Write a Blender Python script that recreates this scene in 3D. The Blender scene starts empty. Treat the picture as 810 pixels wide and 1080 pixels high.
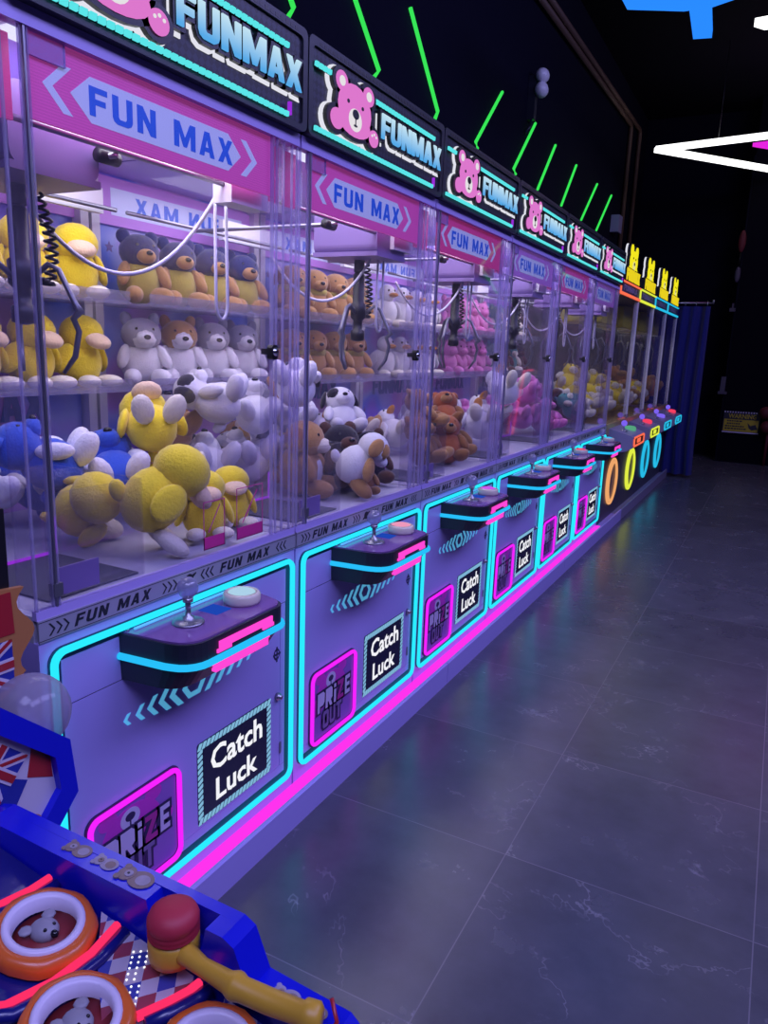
import bpy, bmesh, math, random
from mathutils import Vector, Matrix, Euler
random.seed(7)
sc = bpy.context.scene
col = sc.collection
PI = math.pi
W = 0.83

# ---------------------------------------------------------------- materials
def new_mat(name):
    m = bpy.data.materials.new(name); m.use_nodes = True
    m.node_tree.nodes.clear()
    return m, m.node_tree.nodes, m.node_tree.links

def pbr(name, c, rough=0.5, metal=0.0, bump=0.0, bscale=60.0, var=0.0, spec=0.5, sheen=0.0, trans=0.0, coat=0.0):
    m, N, L = new_mat(name)
    o = N.new('ShaderNodeOutputMaterial'); b = N.new('ShaderNodeBsdfPrincipled')
    b.inputs['Base Color'].default_value = (*c, 1); b.inputs['Roughness'].default_value = rough
    b.inputs['Metallic'].default_value = metal
    b.inputs['Specular IOR Level'].default_value = spec
    b.inputs['Coat Weight'].default_value = coat
    if sheen:
        b.inputs['Sheen Weight'].default_value = sheen
    L.new(b.outputs[0], o.inputs[0])
    if bump or var:
        tc = N.new('ShaderNodeTexCoord'); nz = N.new('ShaderNodeTexNoise')
        nz.inputs['Scale'].default_value = bscale; nz.inputs['Detail'].default_value = 4
        L.new(tc.outputs['Object'], nz.inputs['Vector'])
        if bump:
            bp = N.new('ShaderNodeBump'); bp.inputs['Strength'].default_value = bump; bp.inputs['Distance'].default_value = 0.004
            L.new(nz.outputs[0], bp.inputs['Height']); L.new(bp.outputs[0], b.inputs['Normal'])
        if var:
            mx = N.new('ShaderNodeMix'); mx.data_type = 'RGBA'
            mx.inputs[6].default_value = (*[x * (1 - var) for x in c], 1); mx.inputs[7].default_value = (*[min(1, x * (1 + var)) for x in c], 1)
            L.new(nz.outputs[0], mx.inputs[0]); L.new(mx.outputs[2], b.inputs['Base Color'])
    return m

def emit(name, c, s):
    m, N, L = new_mat(name)
    o = N.new('ShaderNodeOutputMaterial'); e = N.new('ShaderNodeEmission')
    e.inputs[0].default_value = (*c, 1); e.inputs[1].default_value = s
    L.new(e.outputs[0], o.inputs[0])
    return m

def printed(name, c, s, rough=0.4):
    """a back-lit print: the colour glows a little and also takes light"""
    m, N, L = new_mat(name)
    o = N.new('ShaderNodeOutputMaterial'); b = N.new('ShaderNodeBsdfPrincipled')
    b.inputs['Base Color'].default_value = (*c, 1); b.inputs['Roughness'].default_value = rough
    b.inputs['Emission Color'].default_value = (*c, 1); b.inputs['Emission Strength'].default_value = s
    L.new(b.outputs[0], o.inputs[0])
    return m

def clear(name, tint=(0.96, 0.95, 1.0), haze=0.0, hazec=(0.6, 0.6, 0.75), f0=0.04, f1=0.55):
    m, N, L = new_mat(name)
    o = N.new('ShaderNodeOutputMaterial')
    t = N.new('ShaderNodeBsdfTransparent'); t.inputs[0].default_value = (*tint, 1)
    g = N.new('ShaderNodeBsdfGlossy'); g.inputs['Roughness'].default_value = 0.03
    lw = N.new('ShaderNodeLayerWeight'); lw.inputs['Blend'].default_value = 0.5
    p = N.new('ShaderNodeMath'); p.operation = 'POWER'; p.inputs[1].default_value = 4.0
    ma = N.new('ShaderNodeMath'); ma.operation = 'MULTIPLY_ADD'; ma.inputs[1].default_value = f1; ma.inputs[2].default_value = f0
    L.new(lw.outputs['Facing'], p.inputs[0]); L.new(p.outputs[0], ma.inputs[0])
    mx = N.new('ShaderNodeMixShader'); L.new(ma.outputs[0], mx.inputs[0]); L.new(t.outputs[0], mx.inputs[1]); L.new(g.outputs[0], mx.inputs[2])
    last = mx
    if haze:
        d = N.new('ShaderNodeBsdfDiffuse'); d.inputs[0].default_value = (*hazec, 1)
        tl = N.new('ShaderNodeBsdfTranslucent'); tl.inputs[0].default_value = (*hazec, 1)
        ad = N.new('ShaderNodeMixShader'); ad.inputs[0].default_value = 0.5
        L.new(d.outputs[0], ad.inputs[1]); L.new(tl.outputs[0], ad.inputs[2])
        m2 = N.new('ShaderNodeMixShader'); m2.inputs[0].default_value = haze
        L.new(mx.outputs[0], m2.inputs[1]); L.new(ad.outputs[0], m2.inputs[2]); last = m2
    L.new(last.outputs[0], o.inputs[0])
    return m

def fur(name, c, var=0.12):
    return pbr(name, c, rough=0.95, bump=0.7, bscale=160, var=var, spec=0.1, sheen=0.35)

M = {}
M['lavender'] = pbr('lavender_paint', (0.46, 0.38, 0.88), 0.38, bump=0.02, bscale=300)
M['lavender_light'] = pbr('lavender_beam', (0.46, 0.36, 0.80), 0.35)
M['dark_plastic'] = pbr('dark_plastic', (0.018, 0.02, 0.035), 0.42, bump=0.05, bscale=400)
M['black'] = pbr('black_plastic', (0.008, 0.008, 0.012), 0.4)
M['navy_groove'] = pbr('navy_groove', (0.02, 0.03, 0.10), 0.5)
M['seam'] = pbr('seam_shadow_gap', (0.03, 0.02, 0.09), 0.7)
M['cyan'] = emit('cyan_neon', (0.02, 0.68, 0.86), 1.25)
M['cyan_band'] = emit('blue_cyan_neon', (0.02, 0.50, 0.92), 1.05)
M['cyan_dim'] = printed('cyan_print', (0.12, 0.55, 0.85), 0.55)
M['magenta'] = emit('magenta_neon', (0.80, 0.015, 0.90), 1.15)
M['magenta_strip'] = emit('magenta_light_strip', (0.93, 0.03, 0.78), 1.1)
M['hotpink'] = emit('pink_light', (1.0, 0.06, 0.62), 1.1)
M['pink_banner'] = None
M['banner_white'] = printed('banner_white_print', (0.46, 0.50, 0.76), 0.36)
M['banner_blue'] = printed('banner_blue_print', (0.004, 0.07, 0.50), 0.55)
M['white_glow'] = emit('white_glow', (0.85, 0.85, 0.95), 0.9)
M['white_text'] = emit('white_lettering', (0.9, 0.9, 0.96), 1.0)
M['screen'] = pbr('screen_navy', (0.015, 0.015, 0.05), 0.12)
M['chain'] = emit('pale_blue_chain_light', (0.25, 0.55, 0.80), 0.85)
M['bear_pink'] = emit('pink_bear_print', (0.85, 0.22, 0.72), 0.85)
M['bear_dark'] = pbr('bear_black_print', (0.01, 0.01, 0.015), 0.4)
M['bear_white'] = emit('bear_white_print', (0.92, 0.88, 0.92), 0.85)
M['led_cell'] = emit('turquoise_led_cell', (0.10, 0.75, 0.78), 1.05)
M['cyan_dark'] = pbr('led_gap', (0.01, 0.03, 0.05), 0.7)
M['purple_led'] = emit('purple_led', (0.35, 0.03, 0.75), 0.9)
M['strip_silver'] = pbr('strip_silver', (0.42, 0.40, 0.52), 0.35, metal=0.3)
M['ink'] = pbr('black_ink', (0.015, 0.015, 0.03), 0.5)
M['violet_top'] = pbr('violet_acrylic', (0.22, 0.10, 0.34), 0.15, coat=0.6)
M['acrylic'] = clear('acrylic_clear', (0.97, 0.96, 0.99), haze=0.025)
M['glass'] = clear('pane_clear', (0.97, 0.965, 0.99), haze=0.02, hazec=(0.6, 0.56, 0.75), f0=0.02)
M['acrylic_edge'] = clear('acrylic_bright_edge', (0.80, 0.77, 0.94), haze=0.32, hazec=(0.72, 0.68, 0.92))  # pale haze stands in for light piped along the acrylic edges
M['acrylic_side'] = clear('acrylic_column', (0.93, 0.91, 0.98), haze=0.06, hazec=(0.6, 0.55, 0.85), f0=0.06)
M['shelf'] = clear('acrylic_shelf', (0.88, 0.87, 0.97), haze=0.22, hazec=(0.7, 0.68, 0.85))
M['chrome'] = pbr('chrome', (0.75, 0.75, 0.8), 0.15, metal=1.0)
M['steel'] = pbr('steel', (0.35, 0.35, 0.4), 0.35, metal=0.9)
M['white_plastic'] = pbr('white_plastic', (0.75, 0.74, 0.82), 0.35)
M['claw_grey'] = pbr('claw_grey', (0.20, 0.20, 0.24), 0.35, metal=0.5)
M['cable_white'] = pbr('cable_white', (0.62, 0.60, 0.72), 0.5)
M['violet_plastic'] = pbr('violet_plastic', (0.21, 0.14, 0.38), 0.4)
M['bed'] = pbr('plush_bed_grey', (0.46, 0.44, 0.58), 0.7, bump=0.2, bscale=30, var=0.1)
M['bed_dark'] = pbr('plush_bed_dark', (0.05, 0.05, 0.09), 0.7, bump=0.2, bscale=30)
M['blue_screen'] = emit('blue_display', (0.02, 0.10, 0.75), 0.6)
M['prize_panel'] = pbr('prize_panel_tint', (0.30, 0.12, 0.55), 0.2)
M['prize_blob'] = pbr('prize_blob_print', (0.62, 0.05, 0.56), 0.4)
M['prize_grey'] = pbr('prize_grey_print', (0.62, 0.56, 0.82), 0.4)
M['prize_red'] = pbr('prize_red_print', (0.45, 0.03, 0.30), 0.4)
M['prize_dim'] = pbr('prize_dim_print', (0.20, 0.15, 0.36), 0.4)
M['sticker_pink'] = pbr('sticker_pink', (0.60, 0.03, 0.25), 0.5)
M['green'] = emit('green_neon', (0.04, 0.80, 0.10), 1.0)
M['gold'] = pbr('gold_trim', (0.50, 0.36, 0.18), 0.35, metal=0.4, bump=0.1, bscale=40)
M['charcoal'] = pbr('charcoal_cabinet', (0.075, 0.07, 0.11), 0.45)
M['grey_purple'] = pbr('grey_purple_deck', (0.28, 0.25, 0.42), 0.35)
M['yellow_sign'] = emit('yellow_sign', (0.90, 0.80, 0.015), 1.0)
M['yellow_deep'] = emit('yellow_sign_letters', (0.85, 0.66, 0.015), 0.95)
M['coral'] = emit('coral_neon', (1.0, 0.16, 0.08), 1.0)
M['orange'] = emit('orange_neon', (0.95, 0.42, 0.16), 0.9)
M['lime'] = emit('lime_neon', (0.75, 0.85, 0.06), 1.0)
M['aqua'] = emit('aqua_neon', (0.02, 0.50, 0.80), 1.0)
M['yellow_box'] = pbr('yellow_gantry', (0.75, 0.68, 0.05), 0.4)
M['led_white'] = emit('interior_led', (0.80, 0.82, 1.0), 1.5)
M['sticker_text'] = pbr('pane_print_blue', (0.10, 0.16, 0.38), 0.5)
M['sticker_red'] = pbr('pane_print_rose', (0.42, 0.12, 0.28), 0.5)

def banner_mat(name, c, s):
    m, N, L = new_mat(name)
    o = N.new('ShaderNodeOutputMaterial'); b = N.new('ShaderNodeBsdfPrincipled'); b.inputs['Roughness'].default_value = 0.45
    tc = N.new('ShaderNodeTexCoord'); sx = N.new('ShaderNodeSeparateXYZ'); L.new(tc.outputs['Object'], sx.inputs[0])
    w = N.new('ShaderNodeMath'); w.operation = 'MULTIPLY'; w.inputs[1].default_value = 1250; L.new(sx.outputs['Z'], w.inputs[0])
    sn = N.new('ShaderNodeMath'); sn.operation = 'SINE'; L.new(w.outputs[0], sn.inputs[0])
    mr = N.new('ShaderNodeMapRange'); mr.inputs[1].default_value = -1; mr.inputs[2].default_value = 1; L.new(sn.outputs[0], mr.inputs[0])
    mx = N.new('ShaderNodeMix'); mx.data_type = 'RGBA'; mx.inputs[6].default_value = (*[v * 0.86 for v in c], 1); mx.inputs[7].default_value = (*c, 1)
    L.new(mr.outputs[0], mx.inputs[0]); L.new(mx.outputs[2], b.inputs['Base Color']); L.new(mx.outputs[2], b.inputs['Emission Color'])
    b.inputs['Emission Strength'].default_value = s
    L.new(b.outputs[0], o.inputs[0]); return m
M['pink_banner'] = banner_mat('pink_banner_print', (0.66, 0.08, 0.40), 0.34)
M['lilac_banner'] = banner_mat('lilac_banner_print', (0.44, 0.18, 0.64), 0.28)
M['rose_banner'] = banner_mat('rose_banner_print', (0.64, 0.05, 0.26), 0.34)

def grad_mat(name, z0, z1, c0, c1, s):
    m, N, L = new_mat(name)
    o = N.new('ShaderNodeOutputMaterial'); e = N.new('ShaderNodeEmission'); e.inputs[1].default_value = s
    tc = N.new('ShaderNodeTexCoord'); sx = N.new('ShaderNodeSeparateXYZ'); L.new(tc.outputs['Object'], sx.inputs[0])
    mr = N.new('ShaderNodeMapRange'); mr.inputs[1].default_value = z0; mr.inputs[2].default_value = z1; L.new(sx.outputs['Z'], mr.inputs[0])
    mx = N.new('ShaderNodeMix'); mx.data_type = 'RGBA'; mx.inputs[6].default_value = (*c0, 1); mx.inputs[7].default_value = (*c1, 1)
    L.new(mr.outputs[0], mx.inputs[0]); L.new(mx.outputs[2], e.inputs[0]); L.new(e.outputs[0], o.inputs[0]); return m
M['funmax'] = grad_mat('sign_letter_print', 1.935, 2.0, (0.10, 0.42, 0.85), (0.62, 0.85, 0.95), 0.95)

def mesh_pattern():
    m, N, L = new_mat('sign_diamond_mesh')
    o = N.new('ShaderNodeOutputMaterial'); b = N.new('ShaderNodeBsdfPrincipled'); b.inputs['Roughness'].default_value = 0.45
    tc = N.new('ShaderNodeTexCoord'); mp = N.new('ShaderNodeMapping'); mp.inputs['Rotation'].default_value = (PI / 4, 0, 0); mp.inputs['Scale'].default_value = (0, 75, 75)
    L.new(tc.outputs['Object'], mp.inputs[0])
    ck = N.new('ShaderNodeTexChecker'); ck.inputs['Scale'].default_value = 1.0
    ck.inputs[1].default_value = (0.022, 0.024, 0.05, 1); ck.inputs[2].default_value = (0.006, 0.006, 0.016, 1)
    L.new(mp.outputs[0], ck.inputs[0]); L.new(ck.outputs[0], b.inputs['Base Color']); L.new(b.outputs[0], o.inputs[0]); return m
M['sign_mesh'] = mesh_pattern()

def holo():
    m, N, L = new_mat('holographic_back_wall')
    o = N.new('ShaderNodeOutputMaterial'); b = N.new('ShaderNodeBsdfPrincipled'); b.inputs['Roughness'].default_value = 0.3
    tc = N.new('ShaderNodeTexCoord'); nz = N.new('ShaderNodeTexNoise'); nz.inputs['Scale'].default_value = 3.2; nz.inputs['Detail'].default_value = 1
    L.new(tc.outputs['Object'], nz.inputs['Vector'])
    cr = N.new('ShaderNodeValToRGB'); r = cr.color_ramp
    r.elements[0].position = 0.3; r.elements[0].color = (0.30, 0.14, 0.70, 1)
    r.elements[1].position = 0.72; r.elements[1].color = (0.62, 0.35, 0.62, 1)
    for p, c in ((0.42, (0.12, 0.22, 0.85, 1)), (0.5, (0.40, 0.45, 0.85, 1)), (0.58, (0.55, 0.30, 0.80, 1))):
        e = r.elements.new(p); e.color = c
    L.new(nz.outputs[0], cr.inputs[0]); L.new(cr.outputs[0], b.inputs['Base Color']); L.new(b.outputs[0], o.inputs[0]); return m
M['holo'] = holo()

def diamonds():
    m, N, L = new_mat('harlequin_print')
    o = N.new('ShaderNodeOutputMaterial'); b = N.new('ShaderNodeBsdfPrincipled'); b.inputs['Roughness'].default_value = 0.2
    tc = N.new('ShaderNodeTexCoord'); mp = N.new('ShaderNodeMapping'); mp.inputs['Rotation'].default_value = (0, 0, PI / 4); mp.inputs['Scale'].default_value = (62, 62, 0)
    L.new(tc.outputs['Object'], mp.inputs[0])
    ck = N.new('ShaderNodeTexChecker'); ck.inputs['Scale'].default_value = 1.0
    L.new(mp.outputs[0], ck.inputs[0])
    mp.inputs['Scale'].default_value = (75, 52, 0); mp2 = N.new('ShaderNodeVectorMath'); mp2.operation = 'MULTIPLY_ADD'; mp2.inputs[1].default_value = (1, 0, 0); mp2.inputs[2].default_value = (0, 0.5, 0.5)
    L.new(mp.outputs[0], mp2.inputs[0])
    c2 = N.new('ShaderNodeTexChecker'); c2.inputs['Scale'].default_value = 1.0
    c2.inputs[1].default_value = (0.28, 0.05, 0.08, 1); c2.inputs[2].default_value = (0.05, 0.06, 0.32, 1); L.new(mp2.outputs[0], c2.inputs[0])
    ck.inputs[1].default_value = (0.45, 0.40, 0.50, 1); L.new(c2.outputs[0], ck.inputs[2])
    L.new(ck.outputs[0], b.inputs['Base Color']); L.new(b.outputs[0], o.inputs[0]); return m
M['diamonds'] = diamonds()

# ---------------------------------------------------------------- mesh building
def text_geo(s, off=0.0, res=2):
    cu = bpy.data.curves.new('lettering', 'FONT'); cu.body = s; cu.resolution_u = res; cu.offset = off; cu.size = 1
    ob = bpy.data.objects.new('lettering_tmp', cu); col.objects.link(ob)
    dg = bpy.context.evaluated_depsgraph_get(); dg.update()
    me = bpy.data.meshes.new_from_object(ob.evaluated_get(dg))
    vs = [v.co.copy() for v in me.vertices]; fs = [tuple(p.vertices) for p in me.polygons]
    bpy.data.objects.remove(ob); bpy.data.curves.remove(cu); bpy.data.meshes.remove(me)
    return vs, fs

GW = {'M': 1.3, 'I': 0.32, 'E': 0.85, 'F': 0.85}
def box_(a, b, c, d): return [(a, c), (b, c), (b, d), (a, d)]
T_, H_ = 0.30, 0.20
GLYPH = {
    'F': [[(0, 0), (T_ * 1.1, 0), (T_ * 1.1, 0.40), (0.90, 0.40), (0.90, 0.60), (T_ * 1.1, 0.60), (T_ * 1.1, 0.80), (1, 0.80), (1, 1), (0, 1)]],
    'U': [[(0, 1), (0, 0.22), (0.07, 0.08), (0.24, 0), (0.76, 0), (0.93, 0.08), (1, 0.22), (1, 1), (1 - T_, 1), (1 - T_, 0.27), (0.64, 0.20), (0.36, 0.20), (T_, 0.27), (T_, 1)]],
    'N': [[(0, 0), (T_, 0), (T_, 0.56), (1 - T_, 0), (1, 0), (1, 1), (1 - T_, 1), (1 - T_, 0.44), (T_, 1), (0, 1)]],
    'M': [[(0, 0), (0.23, 0), (0.23, 0.58), (0.42, 0.06), (0.58, 0.06), (0.77, 0.58), (0.77, 0), (1, 0), (1, 1), (0.74, 1), (0.5, 0.42), (0.26, 1), (0, 1)]],
    'A': [[(0, 0), (0.29, 0), (0.35, 0.20), (0.65, 0.20), (0.71, 0), (1, 0), (0.66, 1), (0.50, 1), (0.50, 0.72), (0.59, 0.38), (0.41, 0.38), (0.50, 0.72), (0.50, 1), (0.34, 1)]],
    'X': [[(0, 0), (0.32, 0), (0.5, 0.32), (0.68, 0), (1, 0), (0.68, 0.51), (0.98, 1), (0.67, 1), (0.5, 0.70), (0.33, 1), (0.02, 1), (0.32, 0.51)]],
    'P': [[(0, 0), (T_, 0), (T_, 0.30), (0.78, 0.30), (1, 0.42), (1, 0.88), (0.80, 1), (0, 1)]],
    'R': [[(0, 0), (T_, 0), (T_, 0.30), (0.42, 0.30), (0.66, 0), (1, 0), (0.76, 0.32), (1, 0.42), (1, 0.88), (0.80, 1), (0, 1)]],
    'I': [box_(0, 1, 0, 0.70), box_(0, 1, 0.80, 1)],
    'Z': [[(0, 0), (1, 0), (1, 0.20), (0.42, 0.20), (1, 0.80), (1, 1), (0, 1), (0, 0.80), (0.58, 0.80), (0, 0.20)]],
    'E': [[(0, 0), (1, 0), (1, 0.20), (T_ * 1.1, 0.20), (T_ * 1.1, 0.40), (0.9, 0.40), (0.9, 0.60), (T_ * 1.1, 0.60), (T_ * 1.1, 0.80), (1, 0.80), (1, 1), (0, 1)]],
    'O': [[(0.16, 0), (0.84, 0), (1, 0.12), (1, 0.5), (1 - T_, 0.5), (1 - T_, 0.22), (T_, 0.22), (T_, 0.5), (0, 0.5), (0, 0.12)], [(0.16, 1), (0, 0.88), (0, 0.5), (T_, 0.5), (T_, 0.78), (1 - T_, 0.78), (1 - T_, 0.5), (1, 0.5), (1, 0.88), (0.84, 1)]],
    'T': [[(0.5 - T_ / 2, 0), (0.5 + T_ / 2, 0), (0.5 + T_ / 2, 0.80), (1, 0.80), (1, 1), (0, 1), (0, 0.80), (0.5 - T_ / 2, 0.80)]],
}
GLYPH['A'] = [[(0, 0), (0.30, 0), (0.50, 0.70), (0.70, 0), (1, 0), (0.66, 1), (0.34, 1)], box_(0.28, 0.72, 0.19, 0.37)]
def inflate(P, g):
    n = len(P); out = []
    for i in range(n):
        a, b, c = Vector(P[i - 1]), Vector(P[i]), Vector(P[(i + 1) % n])
        d1, d2 = (b - a), (c - b)
        if d1.length < 1e-9 or d2.length < 1e-9: out.append(tuple(b)); continue
        d1.normalize(); d2.normalize()
        n1, n2 = Vector((d1.y, -d1.x)), Vector((d2.y, -d2.x)); m_ = n1 + n2
        if m_.length < 0.2: m_ = n1
        m_.normalize(); k = g / max(0.45, m_.dot(n1)); out.append((b.x + m_.x * k, b.y + m_.y * k))
    return out

class MB:
    def __init__(s): s.v = []; s.f = []; s.m = []; s.sm = []
    def add(s, vs, fs, m=0, smooth=False):
        b = len(s.v); s.v += [tuple(v) for v in vs]
        for f in fs: s.f.append(tuple(b + i for i in f)); s.m.append(m); s.sm.append(smooth)
        return s
    def box(s, x0, x1, y0, y1, z0, z1, m=0):
        vs = [(x, y, z) for x in (x0, x1) for y in (y0, y1) for z in (z0, z1)]
        return s.add(vs, [(0, 1, 3, 2), (4, 6, 7, 5), (0, 4, 5, 1), (2, 3, 7, 6), (0, 2, 6, 4), (1, 5, 7, 3)], m)
    def prism(s, pts, fn, d0, d1, m=0):
        """pts: 2-D loop; fn(a, b, d) -> xyz"""
        n = len(pts); vs = [fn(a, b, d0) for a, b in pts] + [fn(a, b, d1) for a, b in pts]
        fs = [tuple(range(n))[::-1], tuple(range(n, 2 * n))] + [(i, (i + 1) % n, n + (i + 1) % n, n + i) for i in range(n)]
        return s.add(vs, fs, m)
    def yz(s, pts, x0, x1, m=0): return s.prism(pts, lambda a, b, d: (d, a, b), x0, x1, m)
    def xy(s, pts, z0, z1, m=0): return s.prism(pts, lambda a, b, d: (a, b, d), z0, z1, m)
    def xz(s, pts, y0, y1, m=0): return s.prism(pts, lambda a, b, d: (a, d, b), y0, y1, m)
    def ring(s, outer, inner, x0, x1, m=0):
        n = len(outer)
        vs = [(x0, a, b) for a, b in outer] + [(x0, a, b) for a, b in inner] + [(x1, a, b) for a, b in outer] + [(x1, a, b) for a, b in inner]
        fs = []
        for i in range(n):
            j = (i + 1) % n
            fs += [(2 * n + i, 2 * n + j, 3 * n + j, 3 * n + i), (i, n + i, n + j, j), (i, j, 2 * n + j, 2 * n + i), (n + i, 3 * n + i, 3 * n + j, n + j)]
        return s.add(vs, fs, m)
    def tube(s, path, r, m=0, n=8, closed=False, flat=1.0):
        P = [Vector(p) for p in path]; k = len(P); vs = []; fs = []
        up = None
        for i, p in enumerate(P):
            a = P[i - 1] if (i or closed) else P[i]; b = P[(i + 1) % k] if (i < k - 1 or closed) else P[i]
            t = (b - a).normalized() if (b - a).length > 1e-9 else Vector((0, 0, 1))
            if up is None:
                up = Vector((0, 0, 1)) if abs(t.z) < 0.9 else Vector((1, 0, 0))
            u = (up - t * up.dot(t))
            if u.length < 1e-6: u = t.orthogonal()
            u.normalize(); w = t.cross(u); up = u
            rr = r[i] if isinstance(r, (list, tuple)) else r
            for q in range(n):
                an = 2 * PI * q / n; vs.append(p + (u * math.cos(an) + w * math.sin(an) * flat) * rr)
        seg = k if closed else k - 1
        for i in range(seg):
            j = (i + 1) % k
            for q in range(n): fs.append((i * n + q, i * n + (q + 1) % n, j * n + (q + 1) % n, j * n + q))
        if not closed: fs += [tuple(range(n))[::-1], tuple(range((k - 1) * n, k * n))]
        return s.add(vs, fs, m, True)
    def ell(s, c, r, m=0, rot=None, seg=14, rings=9):
        vs = [Vector((0, 0, 1))]; fs = []
        for i in range(1, rings):
            th = PI * i / rings
            for j in range(seg):
                ph = 2 * PI * j / seg; vs.append(Vector((math.sin(th) * math.cos(ph), math.sin(th) * math.sin(ph), math.cos(th))))
        vs.append(Vector((0, 0, -1))); last = len(vs) - 1
        for j in range(seg):
            fs.append((0, 1 + j, 1 + (j + 1) % seg)); b = 1 + (rings - 2) * seg; fs.append((last, b + (j + 1) % seg, b + j))
        for i in range(rings - 2):
            for j in range(seg):
                a = 1 + i * seg + j; a2 = 1 + i * seg + (j + 1) % seg; fs.append((a, a + seg, a2 + seg, a2))
        R = Euler(rot).to_matrix() if rot else Matrix.Identity(3)
        c = Vector(c)
        return s.add([c + R @ Vector((v.x * r[0], v.y * r[1], v.z * r[2])) for v in vs], fs, m, True)
    def lathe(s, prof, c, axis='z', m=0, n=20):
        vs = []; fs = []; c = Vector(c); k = len(prof)
        for r, h in prof:
            for q in range(n):
                a = 2 * PI * q / n; x, y = r * math.cos(a), r * math.sin(a)
                vs.append(c + (Vector((x, y, h)) if axis == 'z' else Vector((h, x, y)) if axis == 'x' else Vector((x, h, y))))
        for i in range(k - 1):
            for q in range(n): fs.append((i * n + q, i * n + (q + 1) % n, (i + 1) * n + (q + 1) % n, (i + 1) * n + q))
        fs += [tuple(range(n))[::-1], tuple(range((k - 1) * n, k * n))]
        return s.add(vs, fs, m, True)
    def text(s, t, a0, a1, b0, b1, x, depth=0.0, m=0, off=0.0, fn=None, shear=0.0, res=2, tfit=True):
        """text fitted to the box a0..a1 (reading direction) x b0..b1 (height); fn(a,b,d)->xyz, default on a plane facing +x"""
        fn = fn or (lambda a, b, d: (d, a, b))
        vs, fs = text_geo(t, off, res)
        xs = [v.x for v in vs]; ys = [v.y for v in vs]; lx, hx, ly, hy = min(xs), max(xs), min(ys), max(ys)
        P = [(a0 + (v.x - lx) / (hx - lx) * (a1 - a0) + shear * (v.y - ly) / (hy - ly) * (b1 - b0), b0 + (v.y - ly) / (hy - ly) * (b1 - b0)) for v in vs]
        if depth <= 0:
            return s.add([fn(a, b, x) for a, b in P], fs, m)
        n = len(P); V = [fn(a, b, x) for a, b in P] + [fn(a, b, x + depth) for a, b in P]
        F = [tuple(reversed(f)) for f in fs] + [tuple(n + i for i in f) for f in fs]
        cnt = {}
        for f in fs:
            for i in range(len(f)):
                e = (f[i], f[(i + 1) % len(f)]); cnt[e] = 1
        for (i, j) in cnt:
            if (j, i) not in cnt: F.append((i, j, n + j, n + i))
        return s.add(V, F, m)
    def block(s, t, a0, a1, b0, b1, x, depth, m=0, grow=0.0, shear=0.0, gap=0.16, fn=None):
        """bold block capitals fitted to a0..a1 x b0..b1; grow widens every stroke outwards"""
        fn = fn or (lambda a, b, d: (d, a, b))
        ws = [0.55 if c == ' ' else GW.get(c, 1.0) for c in t]; tot = sum(ws) + gap * (len(t) - 1); k = (a1 - a0) / tot; H = b1 - b0; cur = a0
        for c, w_ in zip(t, ws):
            if c != ' ':
                for poly in GLYPH[c]:
                    P = [(cur + u * w_ * k + shear * v * H, b0 + v * H) for u, v in poly]
                    ar = sum(P[i][0] * P[(i + 1) % len(P)][1] - P[(i + 1) % len(P)][0] * P[i][1] for i in range(len(P)))
                    if ar < 0: P.reverse()
                    if grow: P = inflate(P, grow)
                    s.prism(P, fn, x, x + depth, m)
            cur += (w_ + gap) * k
        return s
    def disc(s, cy, cz, ry, rz, x0, x1, m=0, n=20, ang=0.0):
        pts = []
        for q in range(n):
            a = 2 * PI * q / n; u, v = ry * math.cos(a), rz * math.sin(a)
            pts.append((cy + u * math.cos(ang) - v * math.sin(ang), cz + u * math.sin(ang) + v * math.cos(ang)))
        return s.yz(pts, x0, x1, m)
    def chev(s, y, z, w, h, t, x0, x1, m=0, d=1):
        """arrowhead: d=1 points to +y, d=-1 to -y; y = tip"""
        p = [(y, z), (y - d * w, z + h / 2), (y - d * (w + t), z + h / 2), (y - d * t, z), (y - d * (w + t), z - h / 2), (y - d * w, z - h / 2)]
        a = [p[0], p[1], p[2], p[3]]; b = [p[0], p[3], p[4], p[5]]
        if d < 0: a.reverse(); b.reverse()
        s.yz(a, x0, x1, m); return s.yz(b, x0, x1, m)
    def build(s, name, mats, parent=None, loc=None):
        me = bpy.data.meshes.new(name); me.from_pydata(s.v, [], s.f)
        for mt in mats: me.materials.append(M[mt] if isinstance(mt, str) else mt)
        me.polygons.foreach_set('material_index', s.m); me.polygons.foreach_set('use_smooth', s.sm); me.update()
        bm = bmesh.new(); bm.from_mesh(me); bmesh.ops.recalc_face_normals(bm, faces=bm.faces); bm.to_mesh(me); bm.free()
        o = bpy.data.objects.new(name, me); col.objects.link(o)
        if parent: o.parent = parent
        if loc: o.location = loc
        return o

def rr(y0, y1, z0, z1, r, n=5):
    pts = []
    for cy, cz, a0 in ((y1 - r, z1 - r, 0), (y0 + r, z1 - r, 90), (y0 + r, z0 + r, 180), (y1 - r, z0 + r, 270)):
        for i in range(n + 1):
            a = math.radians(a0 + 90 * i / n); pts.append((cy + r * math.cos(a), cz + r * math.sin(a)))
    return pts

def empty(name, loc=(0, 0, 0), rot=(0, 0, 0)):
    o = bpy.data.objects.new(name, None); col.objects.link(o); o.location = loc; o.rotation_euler = rot; o.empty_display_size = 0.05
    return o
def tag(o, label=None, cat=None, group=None, kind=None):
    if label: o['label'] = label
    if cat: o['category'] = cat
    if group: o['group'] = group
    if kind: o['kind'] = kind
    return o
def copy_tree(o, parent=None):
    c = o.copy(); col.objects.link(c); c.parent = parent
    for ch in list(o.children): copy_tree(ch, c)
    return c
def child(o, name):
    for c in o.children:
        if c.name.split('.')[0] == name: return c
def remat(o, frm, to):
    me = o.data.copy(); o.data = me
    for i, m in enumerate(me.materials):
        if m == M[frm]: me.materials[i] = M[to] if isinstance(to, str) else to

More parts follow.
